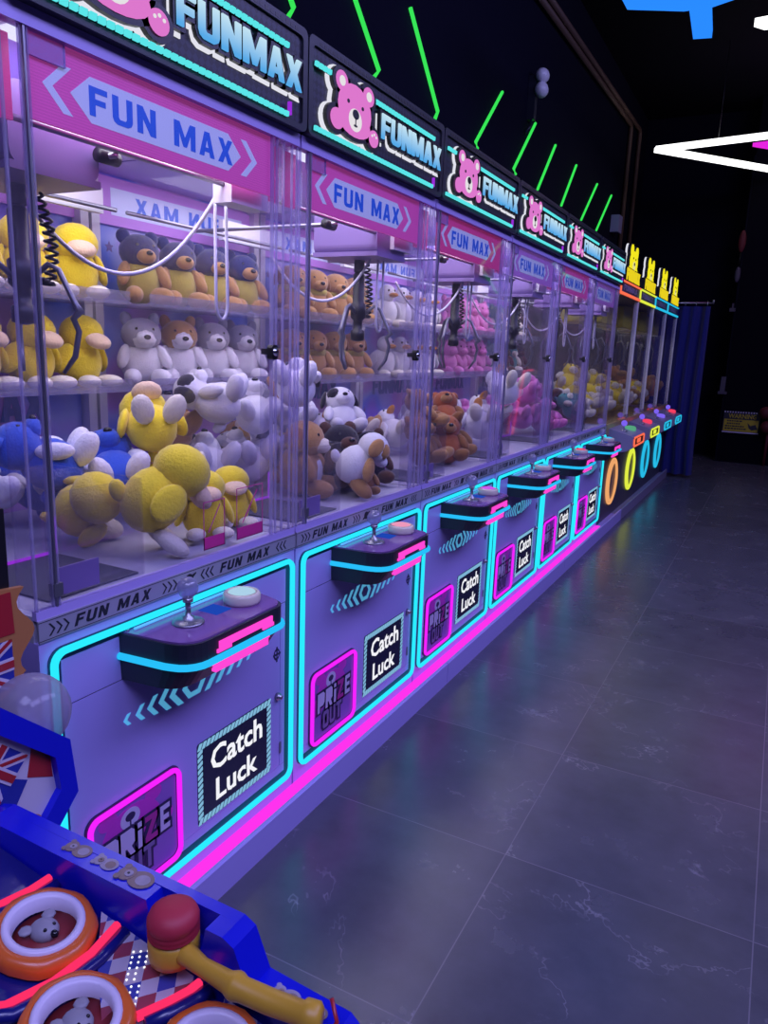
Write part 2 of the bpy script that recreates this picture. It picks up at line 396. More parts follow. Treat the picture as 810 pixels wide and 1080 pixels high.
# ---------------------------------------------------------------- the room
def floor_mat():
    m, N, L = new_mat('dark_slate_tiles')
    o = N.new('ShaderNodeOutputMaterial'); b = N.new('ShaderNodeBsdfPrincipled')
    tc = N.new('ShaderNodeTexCoord'); sx = N.new('ShaderNodeSeparateXYZ'); L.new(tc.outputs['Object'], sx.inputs[0])
    def line(out, off, step, hw):
        a = N.new('ShaderNodeMath'); a.operation = 'SUBTRACT'; a.inputs[1].default_value = off; L.new(out, a.inputs[0])
        d = N.new('ShaderNodeMath'); d.operation = 'DIVIDE'; d.inputs[1].default_value = step; L.new(a.outputs[0], d.inputs[0])
        p = N.new('ShaderNodeMath'); p.operation = 'PINGPONG'; p.inputs[1].default_value = 0.5; L.new(d.outputs[0], p.inputs[0])
        c = N.new('ShaderNodeMath'); c.operation = 'LESS_THAN'; c.inputs[1].default_value = hw / step; L.new(p.outputs[0], c.inputs[0])
        return c.outputs[0], d.outputs[0]
    lx, ux = line(sx.outputs['X'], 0.644, 0.613, 0.0015); ly, uy = line(sx.outputs['Y'], 0.918, 0.6014, 0.0015)
    mxl = N.new('ShaderNodeMath'); mxl.operation = 'MAXIMUM'; L.new(lx, mxl.inputs[0]); L.new(ly, mxl.inputs[1])
    # a tone of its own for each tile
    fx = N.new('ShaderNodeMath'); fx.operation = 'FLOOR'; L.new(ux, fx.inputs[0]); fy = N.new('ShaderNodeMath'); fy.operation = 'FLOOR'; L.new(uy, fy.inputs[0])
    cb = N.new('ShaderNodeCombineXYZ'); L.new(fx.outputs[0], cb.inputs[0]); L.new(fy.outputs[0], cb.inputs[1])
    wn = N.new('ShaderNodeTexWhiteNoise'); L.new(cb.outputs[0], wn.inputs[0])
    # slate clouding and thin pale veins, different on each tile
    vm = N.new('ShaderNodeVectorMath'); vm.operation = 'MULTIPLY_ADD'; vm.inputs[1].default_value = (7.3, 5.1, 3.7); L.new(cb.outputs[0], vm.inputs[0]); L.new(tc.outputs['Object'], vm.inputs[2])
    nz = N.new('ShaderNodeTexNoise'); nz.inputs['Scale'].default_value = 5.0; nz.inputs['Detail'].default_value = 8; nz.inputs['Roughness'].default_value = 0.62; L.new(vm.outputs[0], nz.inputs['Vector'])
    n2 = N.new('ShaderNodeTexNoise'); n2.inputs['Scale'].default_value = 1.3; n2.inputs['Detail'].default_value = 6; n2.inputs['Roughness'].default_value = 0.6; n2.inputs['Distortion'].default_value = 0.5; L.new(vm.outputs[0], n2.inputs['Vector'])
    ab = N.new('ShaderNodeMath'); ab.operation = 'SUBTRACT'; ab.inputs[1].default_value = 0.5; L.new(n2.outputs[0], ab.inputs[0])
    aa = N.new('ShaderNodeMath'); aa.operation = 'ABSOLUTE'; L.new(ab.outputs[0], aa.inputs[0])
    vr = N.new('ShaderNodeMapRange'); vr.inputs[1].default_value = 0.0; vr.inputs[2].default_value = 0.0045; vr.inputs[3].default_value = 1; vr.inputs[4].default_value = 0; L.new(aa.outputs[0], vr.inputs[0])
    vmask = N.new('ShaderNodeMapRange'); vmask.inputs[1].default_value = 0.46; vmask.inputs[2].default_value = 0.66; L.new(nz.outputs[0], vmask.inputs[0])
    vv = N.new('ShaderNodeMath'); vv.operation = 'MULTIPLY'; L.new(vr.outputs[0], vv.inputs[0]); L.new(vmask.outputs[0], vv.inputs[1])
    cr = N.new('ShaderNodeValToRGB'); r = cr.color_ramp
    r.elements[0].position = 0.3; r.elements[0].color = (0.072, 0.073, 0.098, 1); r.elements[1].position = 0.75; r.elements[1].color = (0.116, 0.117, 0.150, 1)
    L.new(nz.outputs[0], cr.inputs[0])
    mt = N.new('ShaderNodeMix'); mt.data_type = 'RGBA'; mt.blend_type = 'MULTIPLY'; mt.inputs[0].default_value = 1
    tr = N.new('ShaderNodeMapRange'); tr.inputs[3].default_value = 0.88; tr.inputs[4].default_value = 1.1; L.new(wn.outputs[0], tr.inputs[0])
    cc = N.new('ShaderNodeCombineColor'); [L.new(tr.outputs[0], cc.inputs[i]) for i in range(3)]
    L.new(cr.outputs[0], mt.inputs[6]); L.new(cc.outputs[0], mt.inputs[7])
    m1 = N.new('ShaderNodeMix'); m1.data_type = 'RGBA'; L.new(vv.outputs[0], m1.inputs[0]); L.new(mt.outputs[2], m1.inputs[6]); m1.inputs[7].default_value = (0.26, 0.25, 0.30, 1)
    m2 = N.new('ShaderNodeMix'); m2.data_type = 'RGBA'; L.new(mxl.outputs[0], m2.inputs[0]); L.new(m1.outputs[2], m2.inputs[6]); m2.inputs[7].default_value = (0.19, 0.18, 0.22, 1)
    L.new(m2.outputs[2], b.inputs['Base Color']); b.inputs['Specular IOR Level'].default_value = 0.8; b.inputs['IOR'].default_value = 1.55
    rg = N.new('ShaderNodeMapRange'); rg.inputs[3].default_value = 0.23; rg.inputs[4].default_value = 0.30; L.new(nz.outputs[0], rg.inputs[0]); L.new(rg.outputs[0], b.inputs['Roughness'])
    bp = N.new('ShaderNodeBump'); bp.inputs['Strength'].default_value = 0.05; bp.inputs['Distance'].default_value = 0.004; L.new(nz.outputs[0], bp.inputs['Height']); L.new(bp.outputs[0], b.inputs['Normal'])
    L.new(b.outputs[0], o.inputs[0]); return m
M['floor'] = floor_mat()
M['wall'] = pbr('midnight_blue_wall', (0.0035, 0.0035, 0.013), 0.85, bump=0.1, bscale=25, var=0.2, spec=0.1)
M['wall_black'] = pbr('black_wall', (0.0025, 0.0025, 0.008), 0.9, bump=0.1, bscale=25, spec=0.1)
M['wood'] = pbr('brown_conduit', (0.10, 0.055, 0.035), 0.6)

XR, YF, YB, ZC = 4.2, -3.2, 10.9, 4.6
tag(MB().box(-1.0, XR, YF, YB, -0.1, 0.0).build('floor', ['floor']), kind='structure')
tag(MB().box(-1.0, XR, YF, YB, ZC, ZC + 0.1).build('ceiling', ['wall_black']), kind='structure')
tag(MB().box(-1.1, -1.0, YF, YB, -0.1, ZC).build('wall_left', ['wall']), kind='structure')
tag(MB().box(-1.1, XR, YB, YB + 0.1, -0.1, ZC).build('wall_back', ['wall']), kind='structure')
tag(MB().box(XR, XR + 0.1, YF, YB, -0.1, ZC).build('wall_right', ['wall_black']), kind='structure')
tag(MB().box(-1.1, XR, YF - 0.1, YF, -0.1, ZC).build('wall_front', ['wall_black']), kind='structure')
tag(MB().box(0.47, XR, 10.3, YB, 0.0, ZC).build('wall_end', ['wall_black']), kind='structure')
tag(MB().box(0.455, 0.475, 10.285, 10.305, 0.0, 3.9).build('trim_1', ['wall']), kind='structure')

# ---------------------------------------------------------------- pink-sign claw machine
D = 0.80
def claw_parts(parent, y, x, z, body_mat='violet_plastic', s=1.0):
    g = MB()
    g.yz(rr(-0.10, 0.10, 0.0, 0.14, 0.025), -0.12, 0.12, 0)
    g.box(-0.122, 0.122, -0.102, 0.102, -0.010, 0.004, 1)
    g.lathe([(0.018, -0.05), (0.018, -0.012)], (0, 0, 0), 'z', 2)
    car = g.build('gantry_carriage', [body_mat, 'violet_plastic', 'black'], parent, (x, y, z))
    c = MB()
    c.lathe([(0.014, -0.05), (0.020, -0.06), (0.020, -0.15), (0.026, -0.155), (0.026, -0.20), (0.016, -0.21), (0.016, -0.24), (0.024, -0.245), (0.024, -0.275), (0.008, -0.28)], (0, 0, 0), 'z', 0, 14)
    claw = c.build('claw', ['black'], parent, (x, y, z))
    for k in range(3):
        a = 2 * PI * k / 3 + 0.5; ca, sa = math.cos(a), math.sin(a)
        pts = [(0.018, -0.19), (0.055, -0.16), (0.075, -0.17), (0.105, -0.235), (0.115, -0.25), (0.10, -0.265), (0.11, -0.29), (0.10, -0.34), (0.075, -0.375)]
        MB().tube([(r * ca, r * sa, h) for r, h in pts], [0.006] * 4 + [0.009, 0.007] + [0.006] * 2 + [0.004], 0, 7).build('prong', ['claw_grey'], claw)
    coil = []
    for i in range(90):
        t = i / 89; a = t * 14 * 2 * PI
        bx = 0.045 + 0.03 * math.sin(t * PI); zz = -0.02 - 0.22 * t if t < 0.8 else -0.196 + 0.05 * (t - 0.8)
        coil.append((0.012 * math.cos(a), bx + 0.012 * math.sin(a), zz))
    MB().tube(coil, 0.0035, 0, 5).build('coiled_cable', ['black'], claw)
    return car

def make_machine():
    root = empty('claw_machine')
    # lower cabinet
    b = MB()
    b.box(-D, -0.004, 0.004, W - 0.004, 0.0, 0.784, 0)
    b.box(-0.004, 0.0, 0.004, W - 0.004, 0.0, 0.784, 0)
    b.build('cabinet', ['lavender'], root)
    f = MB()
    f.ring(rr(0.020, W - 0.020, 0.096, 0.766, 0.03), rr(0.047, W - 0.047, 0.123, 0.739, 0.012), 0.0002, 0.002, 1)
    f.box(0.0, 0.003, 0.048, W - 0.048, 0.643, 0.738, 0)
    f.box(0.0, 0.003, 0.048, W - 0.072, 0.150, 0.640, 0)
    f.box(0.0, 0.0022, 0.048, W - 0.048, 0.124, 0.148, 0)
    f.box(0.0, 0.0022, W - 0.069, W - 0.048, 0.150, 0.640, 0)
    f.box(0.0001, 0.0008, 0.048, W - 0.048, 0.123, 0.741, 2)
    panel = f.build('front_panel', ['lavender', 'navy_groove', 'seam'], root)
    k = MB(); k.lathe([(0.011, 0.003), (0.011, 0.012), (0.006, 0.014), (0.006, 0.02)], (0, 0.744, 0.373), 'x', 0, 12)
    k.yz(rr(0.755, 0.763, 0.19, 0.225, 0.0035), 0.003, 0.006, 0)
    k.build('lock', ['steel'], panel)
    d = MB()
    d.disc(0.742, 0.50, 0.014, 0.017, 0.003, 0.0036, 0); d.disc(0.742, 0.50, 0.009, 0.011, 0.0036, 0.004, 1); d.box(0.004, 0.0045, 0.739, 0.745, 0.478, 0.522, 0); d.box(0.004, 0.0045, 0.725, 0.759, 0.497, 0.503, 0)
    d.build('coin_emblem', ['seam', 'lavender'], panel)
    MB().tube([(0.011, a, c) for a, c in rr(0.0265, W - 0.0265, 0.103, 0.7595, 0.026, 6)], 0.0074, 0, 8, True).build('neon_frame', ['cyan'], root)
    # arrow graphic
    a = MB()
    for i in range(5):
        h = 0.026 + 0.010 * i; yy = 0.192 + 0.034 * i; a.chev(yy, 0.545, h * 0.42, h, 0.010 + 0.002 * i, 0.0032, 0.004, 0, -1)
        y2 = 0.628 - 0.034 * i; a.chev(y2, 0.545, h * 0.42, h, 0.010 + 0.002 * i, 0.0032, 0.004, 0, 1)
    hx = [(0.41 + 0.040 * math.cos(t * PI / 3 + PI / 6 * 0), 0.545 + 0.034 * math.sin(t * PI / 3)) for t in range(6)]
    hi = [(0.41 + 0.024 * math.cos(t * PI / 3), 0.545 + 0.020 * math.sin(t * PI / 3)) for t in range(6)]
    a.ring(hx, hi, 0.0032, 0.004, 0)
    a.build('arrow_graphic', ['cyan_dim'], root)
    # strip with lettering
    s = MB(); s.box(0.0, 0.004, 0.004, W - 0.004, 0.786, 0.829, 0); s.box(0.004, 0.0045, 0.004, W - 0.004, 0.789, 0.7902, 1); s.box(0.004, 0.0045, 0.004, W - 0.004, 0.825, 0.8262, 1)
    strip = s.build('slogan_strip', ['strip_silver', 'ink'], root)
    for ys, d_ in (((0.039, 0.055, 0.071), 1), ((0.329, 0.345, 0.361), 1), ((0.438, 0.454, 0.470), -1), ((0.735, 0.751, 0.767), -1)):
        t = MB(); [t.chev(y, 0.8075, 0.010, 0.024, 0.004, 0.0041, 0.0049, 0, d_) for y in ys]; t.build('arrow_marks', ['ink'], strip)
    t = MB(); t.disc(0.40, 0.8075, 0.013, 0.0125, 0.0041, 0.0049, 0); t.disc(0.40, 0.8075, 0.026, 0.004, 0.0046, 0.0051, 0, 16, 0.45); t.build('planet_mark', ['ink'], strip)
    for y in (0.082, 0.506): MB().block('FUN MAX', y, y + 0.193, 0.796, 0.819, 0.0041, 0.0008, 0, 0.0, 0.35, 0.30).build('slogan_lettering', ['ink'], strip)
    # control deck
    def deck_loop(g=0.0):
        pts = [(0.0, 0.190 - g), (0.118 + g, 0.200 - g)]
        for i in range(6):
            an = math.radians(-80 + 80 * i / 5); pts.append((0.125 + (0.055 + g) * math.cos(an), 0.258 + (0.055 + g) * math.sin(an)))
        for i in range(6):
            an = math.radians(0 + 75 * i / 5); pts.append((0.140 + (0.04 + g) * math.cos(an), 0.500 + (0.04 + g) * math.sin(an)))
        pts += [(0.118 + g * 0.5, 0.548 + g), (0.0, 0.572 + g)]
        return pts
    dk = MB(); top = deck_loop(); bot = [(x * 0.80, 0.38 + (y - 0.38) * 0.99) for x, y in top]; n = len(top)
    dk.add([(x, y, 0.745) for x, y in top] + [(x, y, 0.697) for x, y in top] + [(x, y, 0.643) for x, y in bot],
           [tuple(range(n)), tuple(range(2 * n, 3 * n))[::-1]] + [(i, n + i, n + (i + 1) % n, (i + 1) % n) for i in range(n)] + [(n + i, 2 * n + i, 2 * n + (i + 1) % n, n + (i + 1) % n) for i in range(n)], 0)
    dk.xy([(x * 0.965, 0.38 + (y - 0.38) * 0.975) for x, y in top], 0.745, 0.749, 1)
    for q in ((0.012, 0.205), (0.012, 0.556)): dk.lathe([(0.005, 0.749), (0.004, 0.752)], (q[0], q[1], 0), 'z', 2, 8)
    deck = dk.build('control_deck', ['dark_plastic', 'violet_top', 'steel'], root)
    MB().tube([(0.004, 0.188, 0.697)] + [(x, y, 0.697) for x, y in deck_loop(0.002)[1:-1]] + [(0.06, 0.566, 0.697)], 0.0078, 0, 8).build('deck_neon', ['cyan_band'], deck)
    MB().tube([(0.022, 0.215, 0.7515), (0.022, 0.545, 0.7515)], 0.0035, 0, 6).build('deck_light_line', ['cyan_dim'], deck)
    for sg, nm in ((1, 'deck_accent'), (-1, 'deck_accent')):
        z0 = 0.697 + sg * 0.020; z1 = 0.697 + sg * 0.036; q = MB()
        xo = 0.0 if sg > 0 else -0.012
        lo, hi = min(z0, z1), max(z0, z1)
        q.box(0.172 + xo, 0.184 + xo, 0.292, 0.475, lo, hi, 0)
        zz = (0.697 + sg * 0.012, z0) if sg > 0 else (z0, 0.697 + sg * 0.012)
        q.box(0.172 + xo, 0.184 + xo, 0.285, 0.33, zz[0], zz[1], 0); q.box(0.172 + xo, 0.184 + xo, 0.44, 0.48, zz[0], zz[1], 0)
        q.build(nm, ['hotpink'], deck)
    j = MB(); j.lathe([(0.034, 0.749), (0.034, 0.753), (0.028, 0.754), (0.026, 0.756), (0.012, 0.757), (0.012, 0.764), (0.006, 0.766), (0.006, 0.795), (0.011, 0.797), (0.011, 0.806)], (0.085, 0.306, 0), 'z', 0, 18)
    joy = j.build('joystick', ['steel'], deck)
    MB().ell((0.085, 0.306, 0.828), (0.023, 0.023, 0.024), 0, None, 10, 7).build('joystick_ball', ['joy_ball'], deck)
    p = MB(); p.lathe([(0.042, 0.749), (0.044, 0.757), (0.044, 0.770), (0.040, 0.775), (0.034, 0.776), (0.033, 0.770)], (0.095, 0.475, 0), 'z', 0, 22)
    btn = p.build('push_button', ['button_rim'], deck)
    MB().lathe([(0.033, 0.766), (0.031, 0.775), (0.020, 0.780), (0.004, 0.782)], (0.095, 0.475, 0), 'z', 0, 22).build('button_dome', ['button_dome'], deck)
    MB().box(0.052, 0.105, 0.375, 0.425, 0.749, 0.7505, 0).build('display', ['blue_screen'], deck)
    # prize door
    pz = MB(); O = rr(0.078, 0.352, 0.125, 0.372, 0.028); 
    pz.yz(O, 0.003, 0.006, 1); pz.yz(rr(0.094, 0.336, 0.141, 0.356, 0.018), 0.006, 0.008, 0)
    door = pz.build('prize_door', ['prize_panel', 'seam'], root)
    MB().tube([(0.012, a_, c) for a_, c in rr(0.086, 0.344, 0.133, 0.364, 0.024, 6)], 0.0062, 0, 8, True).build('prize_neon', ['magenta'], door)
    e = MB(); e.disc(0.20, 0.285, 0.085, 0.060, 0.008, 0.0086, 0); e.disc(0.135, 0.338, 0.026, 0.018, 0.008, 0.0084, 0); e.disc(0.265, 0.338, 0.026, 0.018, 0.008, 0.0084, 0); e.disc(0.12, 0.25, 0.03, 0.03, 0.008, 0.0088, 0); e.disc(0.30, 0.265, 0.025, 0.022, 0.008, 0.0088, 0)
    e.disc(0.195, 0.316, 0.028, 0.024, 0.0086, 0.0092, 1); e.disc(0.195, 0.320, 0.014, 0.010, 0.0092, 0.0097, 2); e.box(0.0092, 0.0096, 0.193, 0.197, 0.296, 0.312, 2)
    e.build('bear_print', ['prize_blob', 'prize_grey', 'seam'], door)
    l = MB()
    l.block('PRIZE', 0.118, 0.312, 0.228, 0.292, 0.0098, 0.0003, 1, 0.0075); l.block('OUT', 0.150, 0.262, 0.164, 0.222, 0.0098, 0.0003, 1, 0.0075)
    for q_, c_ in (('PR', 0), ('I', 0), ('Z', 2), ('E', 0)):
        a_ = {'PR': (0.118, 0.204), 'I': (0.2135, 0.2255), 'Z': (0.2355, 0.2725), 'E': (0.282, 0.312)}[q_]
        l.block(q_, a_[0], a_[1], 0.228, 0.292, 0.0103, 0.0004, c_)
    l.block('OUT', 0.150, 0.262, 0.164, 0.222, 0.0103, 0.0004, 3)
    l.build('prize_lettering', ['prize_grey', 'seam', 'prize_red', 'prize_dim'], door)
    # luck screen
    q = MB(); q.yz(rr(0.415, 0.713, 0.158, 0.382, 0.008), 0.003, 0.0045, 1); q.yz(rr(0.434, 0.694, 0.178, 0.362, 0.012), 0.0045, 0.006, 0)
    scr = q.build('luck_screen', ['screen', 'navy_groove'], root)
    c = MB()
    def link(y, z, hor):
        if hor: c.yz([(y - 0.009, z - 0.008), (y + 0.001, z - 0.008), (y + 0.009, z + 0.008), (y - 0.001, z + 0.008)], 0.0046, 0.0062, 0)
        else: c.yz([(y - 0.008, z - 0.008), (y + 0.008, z - 0.001), (y + 0.008, z + 0.008), (y - 0.008, z + 0.001)], 0.0046, 0.0062, 0)
    for i in range(19):
        y = 0.424 + 0.280 * i / 18; link(y, 0.372, True); link(y, 0.168, True)
    for i in range(1, 13):
        z = 0.168 + 0.204 * i / 13; link(0.424, z, False); link(0.704, z, False)
    c.build('screen_border', ['chain'], scr)
    x = MB(); x.text('Catch', 0.462, 0.672, 0.283, 0.350, 0.0062, 0.0006, 0, 0.02); x.text('Luck', 0.480, 0.650, 0.196, 0.258, 0.0062, 0.0006, 0, 0.02)
    x.build('screen_lettering', ['white_text'], scr)
    # glazed tower: bed, back wall, frame
    t = MB(); t.box(-D, -0.012, 0.004, W - 0.004, 0.784, 0.836, 0); t.box(-0.012, 0.0, 0.004, W - 0.004, 0.829, 0.846, 1); t.build('plush_bed', ['bed', 'lavender_light'], root)
    t = MB(); t.box(-D, -D + 0.015, 0.004, W - 0.004, 0.836, 1.85, 0)
    for yy, zz in ((0.12, 1.02), (0.42, 1.16), (0.68, 0.98), (0.3, 1.4), (0.62, 1.38), (0.1, 1.62)):
        star = [(yy + (0.018 if i % 2 == 0 else 0.008) * math.sin(i * PI / 5), zz + (0.018 if i % 2 == 0 else 0.008) * math.cos(i * PI / 5)) for i in range(10)]
        t.yz(star, -D + 0.015, -D + 0.0165, 1)
    t.build('back_wall', ['holo', 'violet_plastic'], root)
    t = MB()
    for yy in (0.006, W - 0.036): t.box(-D + 0.015, -D + 0.05, yy, yy + 0.03, 0.836, 1.85, 0)
    t.build('rear_post', ['white_plastic'], root)
    t = MB(); t.box(-D, 0.0, 0.004, W - 0.004, 1.835, 1.852, 0); t.box(-0.02, 0.004, 0.004, W - 0.004, 1.822, 1.852, 0); t.box(-0.022, -0.006, 0.06, 0.135, 1.785, 1.825, 0)
    t.build('roof_panel', ['lavender_light'], root)
    MB().box(-0.075, -0.035, 0.06, W - 0.12, 1.822, 1.835, 0).build('interior_light', ['led_white'], root)
    # panes
    MB().box(-0.006, -0.001, 0.056, 0.722, 0.846, 1.824, 0).build('door_pane', ['glass'], root)
    MB().box(-0.76, -0.05, 0.004, 0.009, 0.836, 1.835, 0).build('side_pane', ['glass'], root)
    h = MB(); h.box(-0.008, 0.002, 0.0475, 0.0515, 0.846, 1.824, 0); h.box(-0.012, 0.004, 0.043, 0.062, 0.865, 0.89, 0);
    h.build('hinge_rod', ['steel'], root)
    for a_, b_ in ((0.0545, 0.0575), (0.719, 0.7235)): MB().box(-0.008, 0.001, a_, b_, 0.846, 1.824, 0).build('door_edge', ['acrylic_edge'], root)
    h = MB()
    h.box(-0.05, -0.002, 0.004, 0.044, 0.846, 1.824, 0); h.build('corner_column', ['acrylic_side'], root)
    h = MB(); h.box(-0.05, -0.002, 0.735, W - 0.005, 0.846, 1.824, 0); h.build('corner_column', ['acrylic_side'], root)
    for y in (0.0055, 0.0415, 0.737, 0.765, 0.800, W - 0.0085): MB().box(-0.006, 0.0, y, y + 0.0035, 0.846, 1.824, 0).build('column_edge', ['acrylic_edge'], root)
    k = MB(); k.yz(rr(0.697, 0.722, 1.302, 1.338, 0.010), 0.0, 0.016, 0); k.lathe([(0.010, 0.016), (0.010, 0.021)], (0, 0.708, 1.321), 'x', 1, 12); k.box(-0.02, 0.0, 0.70, 0.716, 1.314, 1.328, 0)
    k.build('door_lock', ['black', 'chrome'], root)
    # banner
    bn = MB(); bn.box(-0.020, -0.012, 0.062, 0.735, 1.690, 1.824, 0); 
    ban = bn.build('banner', ['pink_banner'], root)
    for a_, b_ in ((0.010, 0.062), (0.735, 0.815)): MB().box(-0.060, -0.053, a_, b_, 1.690, 1.822, 0).build('banner_wing', ['rose_banner'], ban)
    bn = MB(); bn.yz([(0.146, 1.752), (0.190, 1.790), (0.568, 1.790), (0.612, 1.752), (0.568, 1.714), (0.190, 1.714)], -0.0119, -0.0112, 0)
    bn.chev(0.090, 1.752, 0.040, 0.076, 0.020, -0.0119, -0.0112, 0, -1); bn.chev(0.672, 1.752, 0.040, 0.076, 0.020, -0.0119, -0.0112, 0, 1)
    bn.block('FUN MAX', 0.186, 0.582, 1.727, 1.776, -0.0110, 0.0006, 1, 0.0, 0.0, 0.24)
    bn.build('banner_lettering', ['banner_white', 'banner_blue'], ban)
    bn = MB(); bn.box(-D + 0.02, -D + 0.03, 0.04, 0.79, 1.685, 1.825, 0); bn.box(-D + 0.03, -D + 0.031, 0.10, 0.74, 1.715, 1.795, 1)
    bn.block('FUN MAX', 0.20, 0.62, 1.73, 1.78, -D + 0.0312, 0.0006, 2, 0.0, 0.0, 0.24, lambda a, b, d: (d, 0.82 - a, b))
    bn.build('rear_banner', ['lilac_banner', 'banner_white', 'banner_blue'], root)
    # shelves
    for z in (1.195, 1.445):
        t = MB(); t.box(-D + 0.016, -0.560, 0.04, 0.79, z - 0.008, z, 0); t.box(-0.560, -0.556, 0.04, 0.79, z - 0.008, z + 0.028, 0); t.build('plush_shelf', ['shelf'], root)
    # print on the back pane
    t = MB(); t.block('FUNMAX', 0.20, 0.66, 1.10, 1.185, -D + 0.0170, 0.001, 0, 0.003, 0.0, 0.14); t.disc(0.42, 1.195, 0.15, 0.030, -D + 0.0165, -D + 0.0168, 1)
    t.build('pane_lettering', ['sticker_text', 'sticker_red'], root)
    # drop chute
    t = MB(); t.box(-0.33, -0.04, 0.305, 0.309, 0.837, 1.05, 0); t.box(-0.33, -0.326, 0.065, 0.305, 0.837, 1.05, 0); t.box(-0.044, -0.04, 0.065, 0.305, 0.837, 1.05, 0)
    chute = t.build('drop_chute', ['acrylic'], root)
    t = MB(); t.box(-0.32, -0.05, 0.07, 0.30, 0.837, 0.841, 0); t.box(-0.039, -0.034, 0.075, 0.18, 0.850, 0.905, 1); t.build('chute_mouth', ['bed_dark', 'violet_plastic'], chute)
    t = MB(); t.box(-0.318, -0.312, 0.075, 0.295, 0.842, 0.848, 0); t.box(-0.31, -0.305, 0.292, 0.298, 0.842, 0.93, 0); t.build('chute_light', ['purple_led'], chute)
    # gantry
    t = MB(); t.tube([(-0.07, 0.02, 1.70), (-0.07, 0.81, 1.70)], 0.006, 0, 6); t.tube([(-0.62, 0.02, 1.70), (-0.62, 0.81, 1.70)], 0.006, 0, 6)
    t.tube([(-0.62, 0.30, 1.69), (-0.07, 0.30, 1.69)], 0.006, 0, 6); t.lathe([(0.014, 0), (0.014, 0.05)], (-0.10, 0.28, 1.69), 'y', 1, 10)
    t.build('gantry_rail', ['steel', 'black'], root)
    t = MB(); t.box(-0.68, -0.66, 0.50, 0.80, 1.692, 1.76, 0); t.box(-0.10, -0.045, 0.62, 0.76, 1.66, 1.71, 0); t.build('gantry_bracket', ['white_plastic'], root)
    def hang(p0, p1, sag, n=12):
        P0, P1 = Vector(p0), Vector(p1); out = []
        for i in range(n + 1):
            u = i / n; q = P0.lerp(P1, u); q.z -= sag * 4 * u * (1 - u); out.append(tuple(q))
        return out
    t = MB(); t.tube(hang((-0.27, 0.25, 1.60), (-0.12, 0.66, 1.69), 0.16, 20), 0.0048, 0, 6)
    t.tube([(-0.12, 0.650, 1.69)] + [(-0.12, 0.672 - 0.022 * math.cos(q * PI / 12), 1.44 - 0.045 * math.sin(q * PI / 12)) for q in range(13)] + [(-0.12, 0.690, 1.69)], 0.0042, 0, 6)
    t.build('hanging_cable', ['cable_white'], root)
    # marquee
    sg = MB(); sg.yz(rr(0.003, W - 0.003, 1.852, 2.080, 0.018), -0.13, 0.016, 0)
    sg.ring(rr(0.003, W - 0.003, 1.852, 2.080, 0.018), rr(0.022, W - 0.022, 1.866, 2.060, 0.012), 0.016, 0.024, 0)
    sg.yz(rr(0.022, W - 0.022, 1.866, 2.060, 0.012), 0.0161, 0.0175, 1)
    for i in range(38): sg.box(0.024, 0.0245, 0.05 + 0.0195 * i, 0.062 + 0.0195 * i, 2.064, 2.072, 2)
    mq = sg.build('marquee', ['dark_plastic', 'sign_mesh', 'black'], root)
    for lo, hi, z in ((0, 37, 1.866), (0, 4, 2.012), (15, 37, 2.012)):
        lc = MB(); lc.box(0.0240, 0.0262, 0.022 + 0.0195 * lo, 0.020 + 0.0195 * hi, z, z + 0.011, 1)
        for i in range(lo, hi):
            y = 0.022 + 0.0195 * i; lc.yz([(y, z), (y + 0.0140, z), (y + 0.0155, z + 0.011), (y + 0.0015, z + 0.011)], 0.0262, 0.032, 0)
        lc.build('led_bar', ['led_cell', 'cyan_dark'], mq)
    MB().box(0.0246, 0.032, 0.742, 0.750, 1.872, 1.900, 0).build('led_end', ['purple_led'], mq)
    B = [(0.212, 1.962, 0.088, 0.060), (0.142, 2.013, 0.030, 0.024), (0.284, 2.013, 0.030, 0.024), (0.118, 1.917, 0.034, 0.027), (0.315, 1.914, 0.028, 0.024), (0.212, 1.922, 0.085, 0.028)]
    w = MB()
    for y, z, a_, c_ in B: w.disc(y - 0.010, z - 0.004, a_ + 0.020, c_ + 0.014, 0.0180, 0.0215, 1)
    for y, z, a_, c_ in B: w.disc(y, z, a_ + 0.014, c_ + 0.010, 0.0216, 0.033, 0)
    for y, z, a_, c_ in B[:3]: w.disc(y, z, a_, c_, 0.033, 0.0345, 2)
    w.disc(0.212, 1.928, 0.085, 0.034, 0.033, 0.0345, 2)
    w.disc(0.142, 2.013, 0.014, 0.012, 0.0345, 0.036, 3); w.disc(0.284, 2.013, 0.014, 0.012, 0.0345, 0.036, 3)
    w.disc(0.212, 1.936, 0.034, 0.028, 0.0345, 0.036, 3); w.disc(0.212, 1.950, 0.017, 0.012, 0.036, 0.037, 0); w.box(0.036, 0.037, 0.210, 0.214, 1.924, 1.942, 0); w.disc(0.212, 1.922, 0.010, 0.003, 0.036, 0.037, 0)
    w.disc(0.174, 1.974, 0.006, 0.005, 0.0345, 0.036, 0); w.disc(0.250, 1.974, 0.006, 0.005, 0.0345, 0.036, 0)
    for y, z, a_, c_ in B[3:5]: w.disc(y, z, a_ - 0.002, c_ - 0.002, 0.0345, 0.037, 2)
    for o in (-0.012, 0.0, 0.012): w.disc(0.315 + o, 1.925 - abs(o) * 0.4, 0.004, 0.0035, 0.037, 0.038, 3)
    w.build('bear_emblem', ['bear_dark', 'white_glow', 'bear_pink', 'bear_white'], mq)
    t = MB()
    t.block('FUNMAX', 0.362, 0.782, 1.921, 1.985, 0.0180, 0.003, 2, 0.008, 0.0, 0.14)
    t.block('FUNMAX', 0.366, 0.786, 1.930, 1.996, 0.0212, 0.010, 1, 0.0085, 0.0, 0.14)
    t.block('FUNMAX', 0.366, 0.786, 1.930, 1.996, 0.0314, 0.004, 0, 0.0, 0.0, 0.14)
    t.build('marquee_lettering', ['funmax', 'bear_dark', 'white_glow'], mq)
    return root

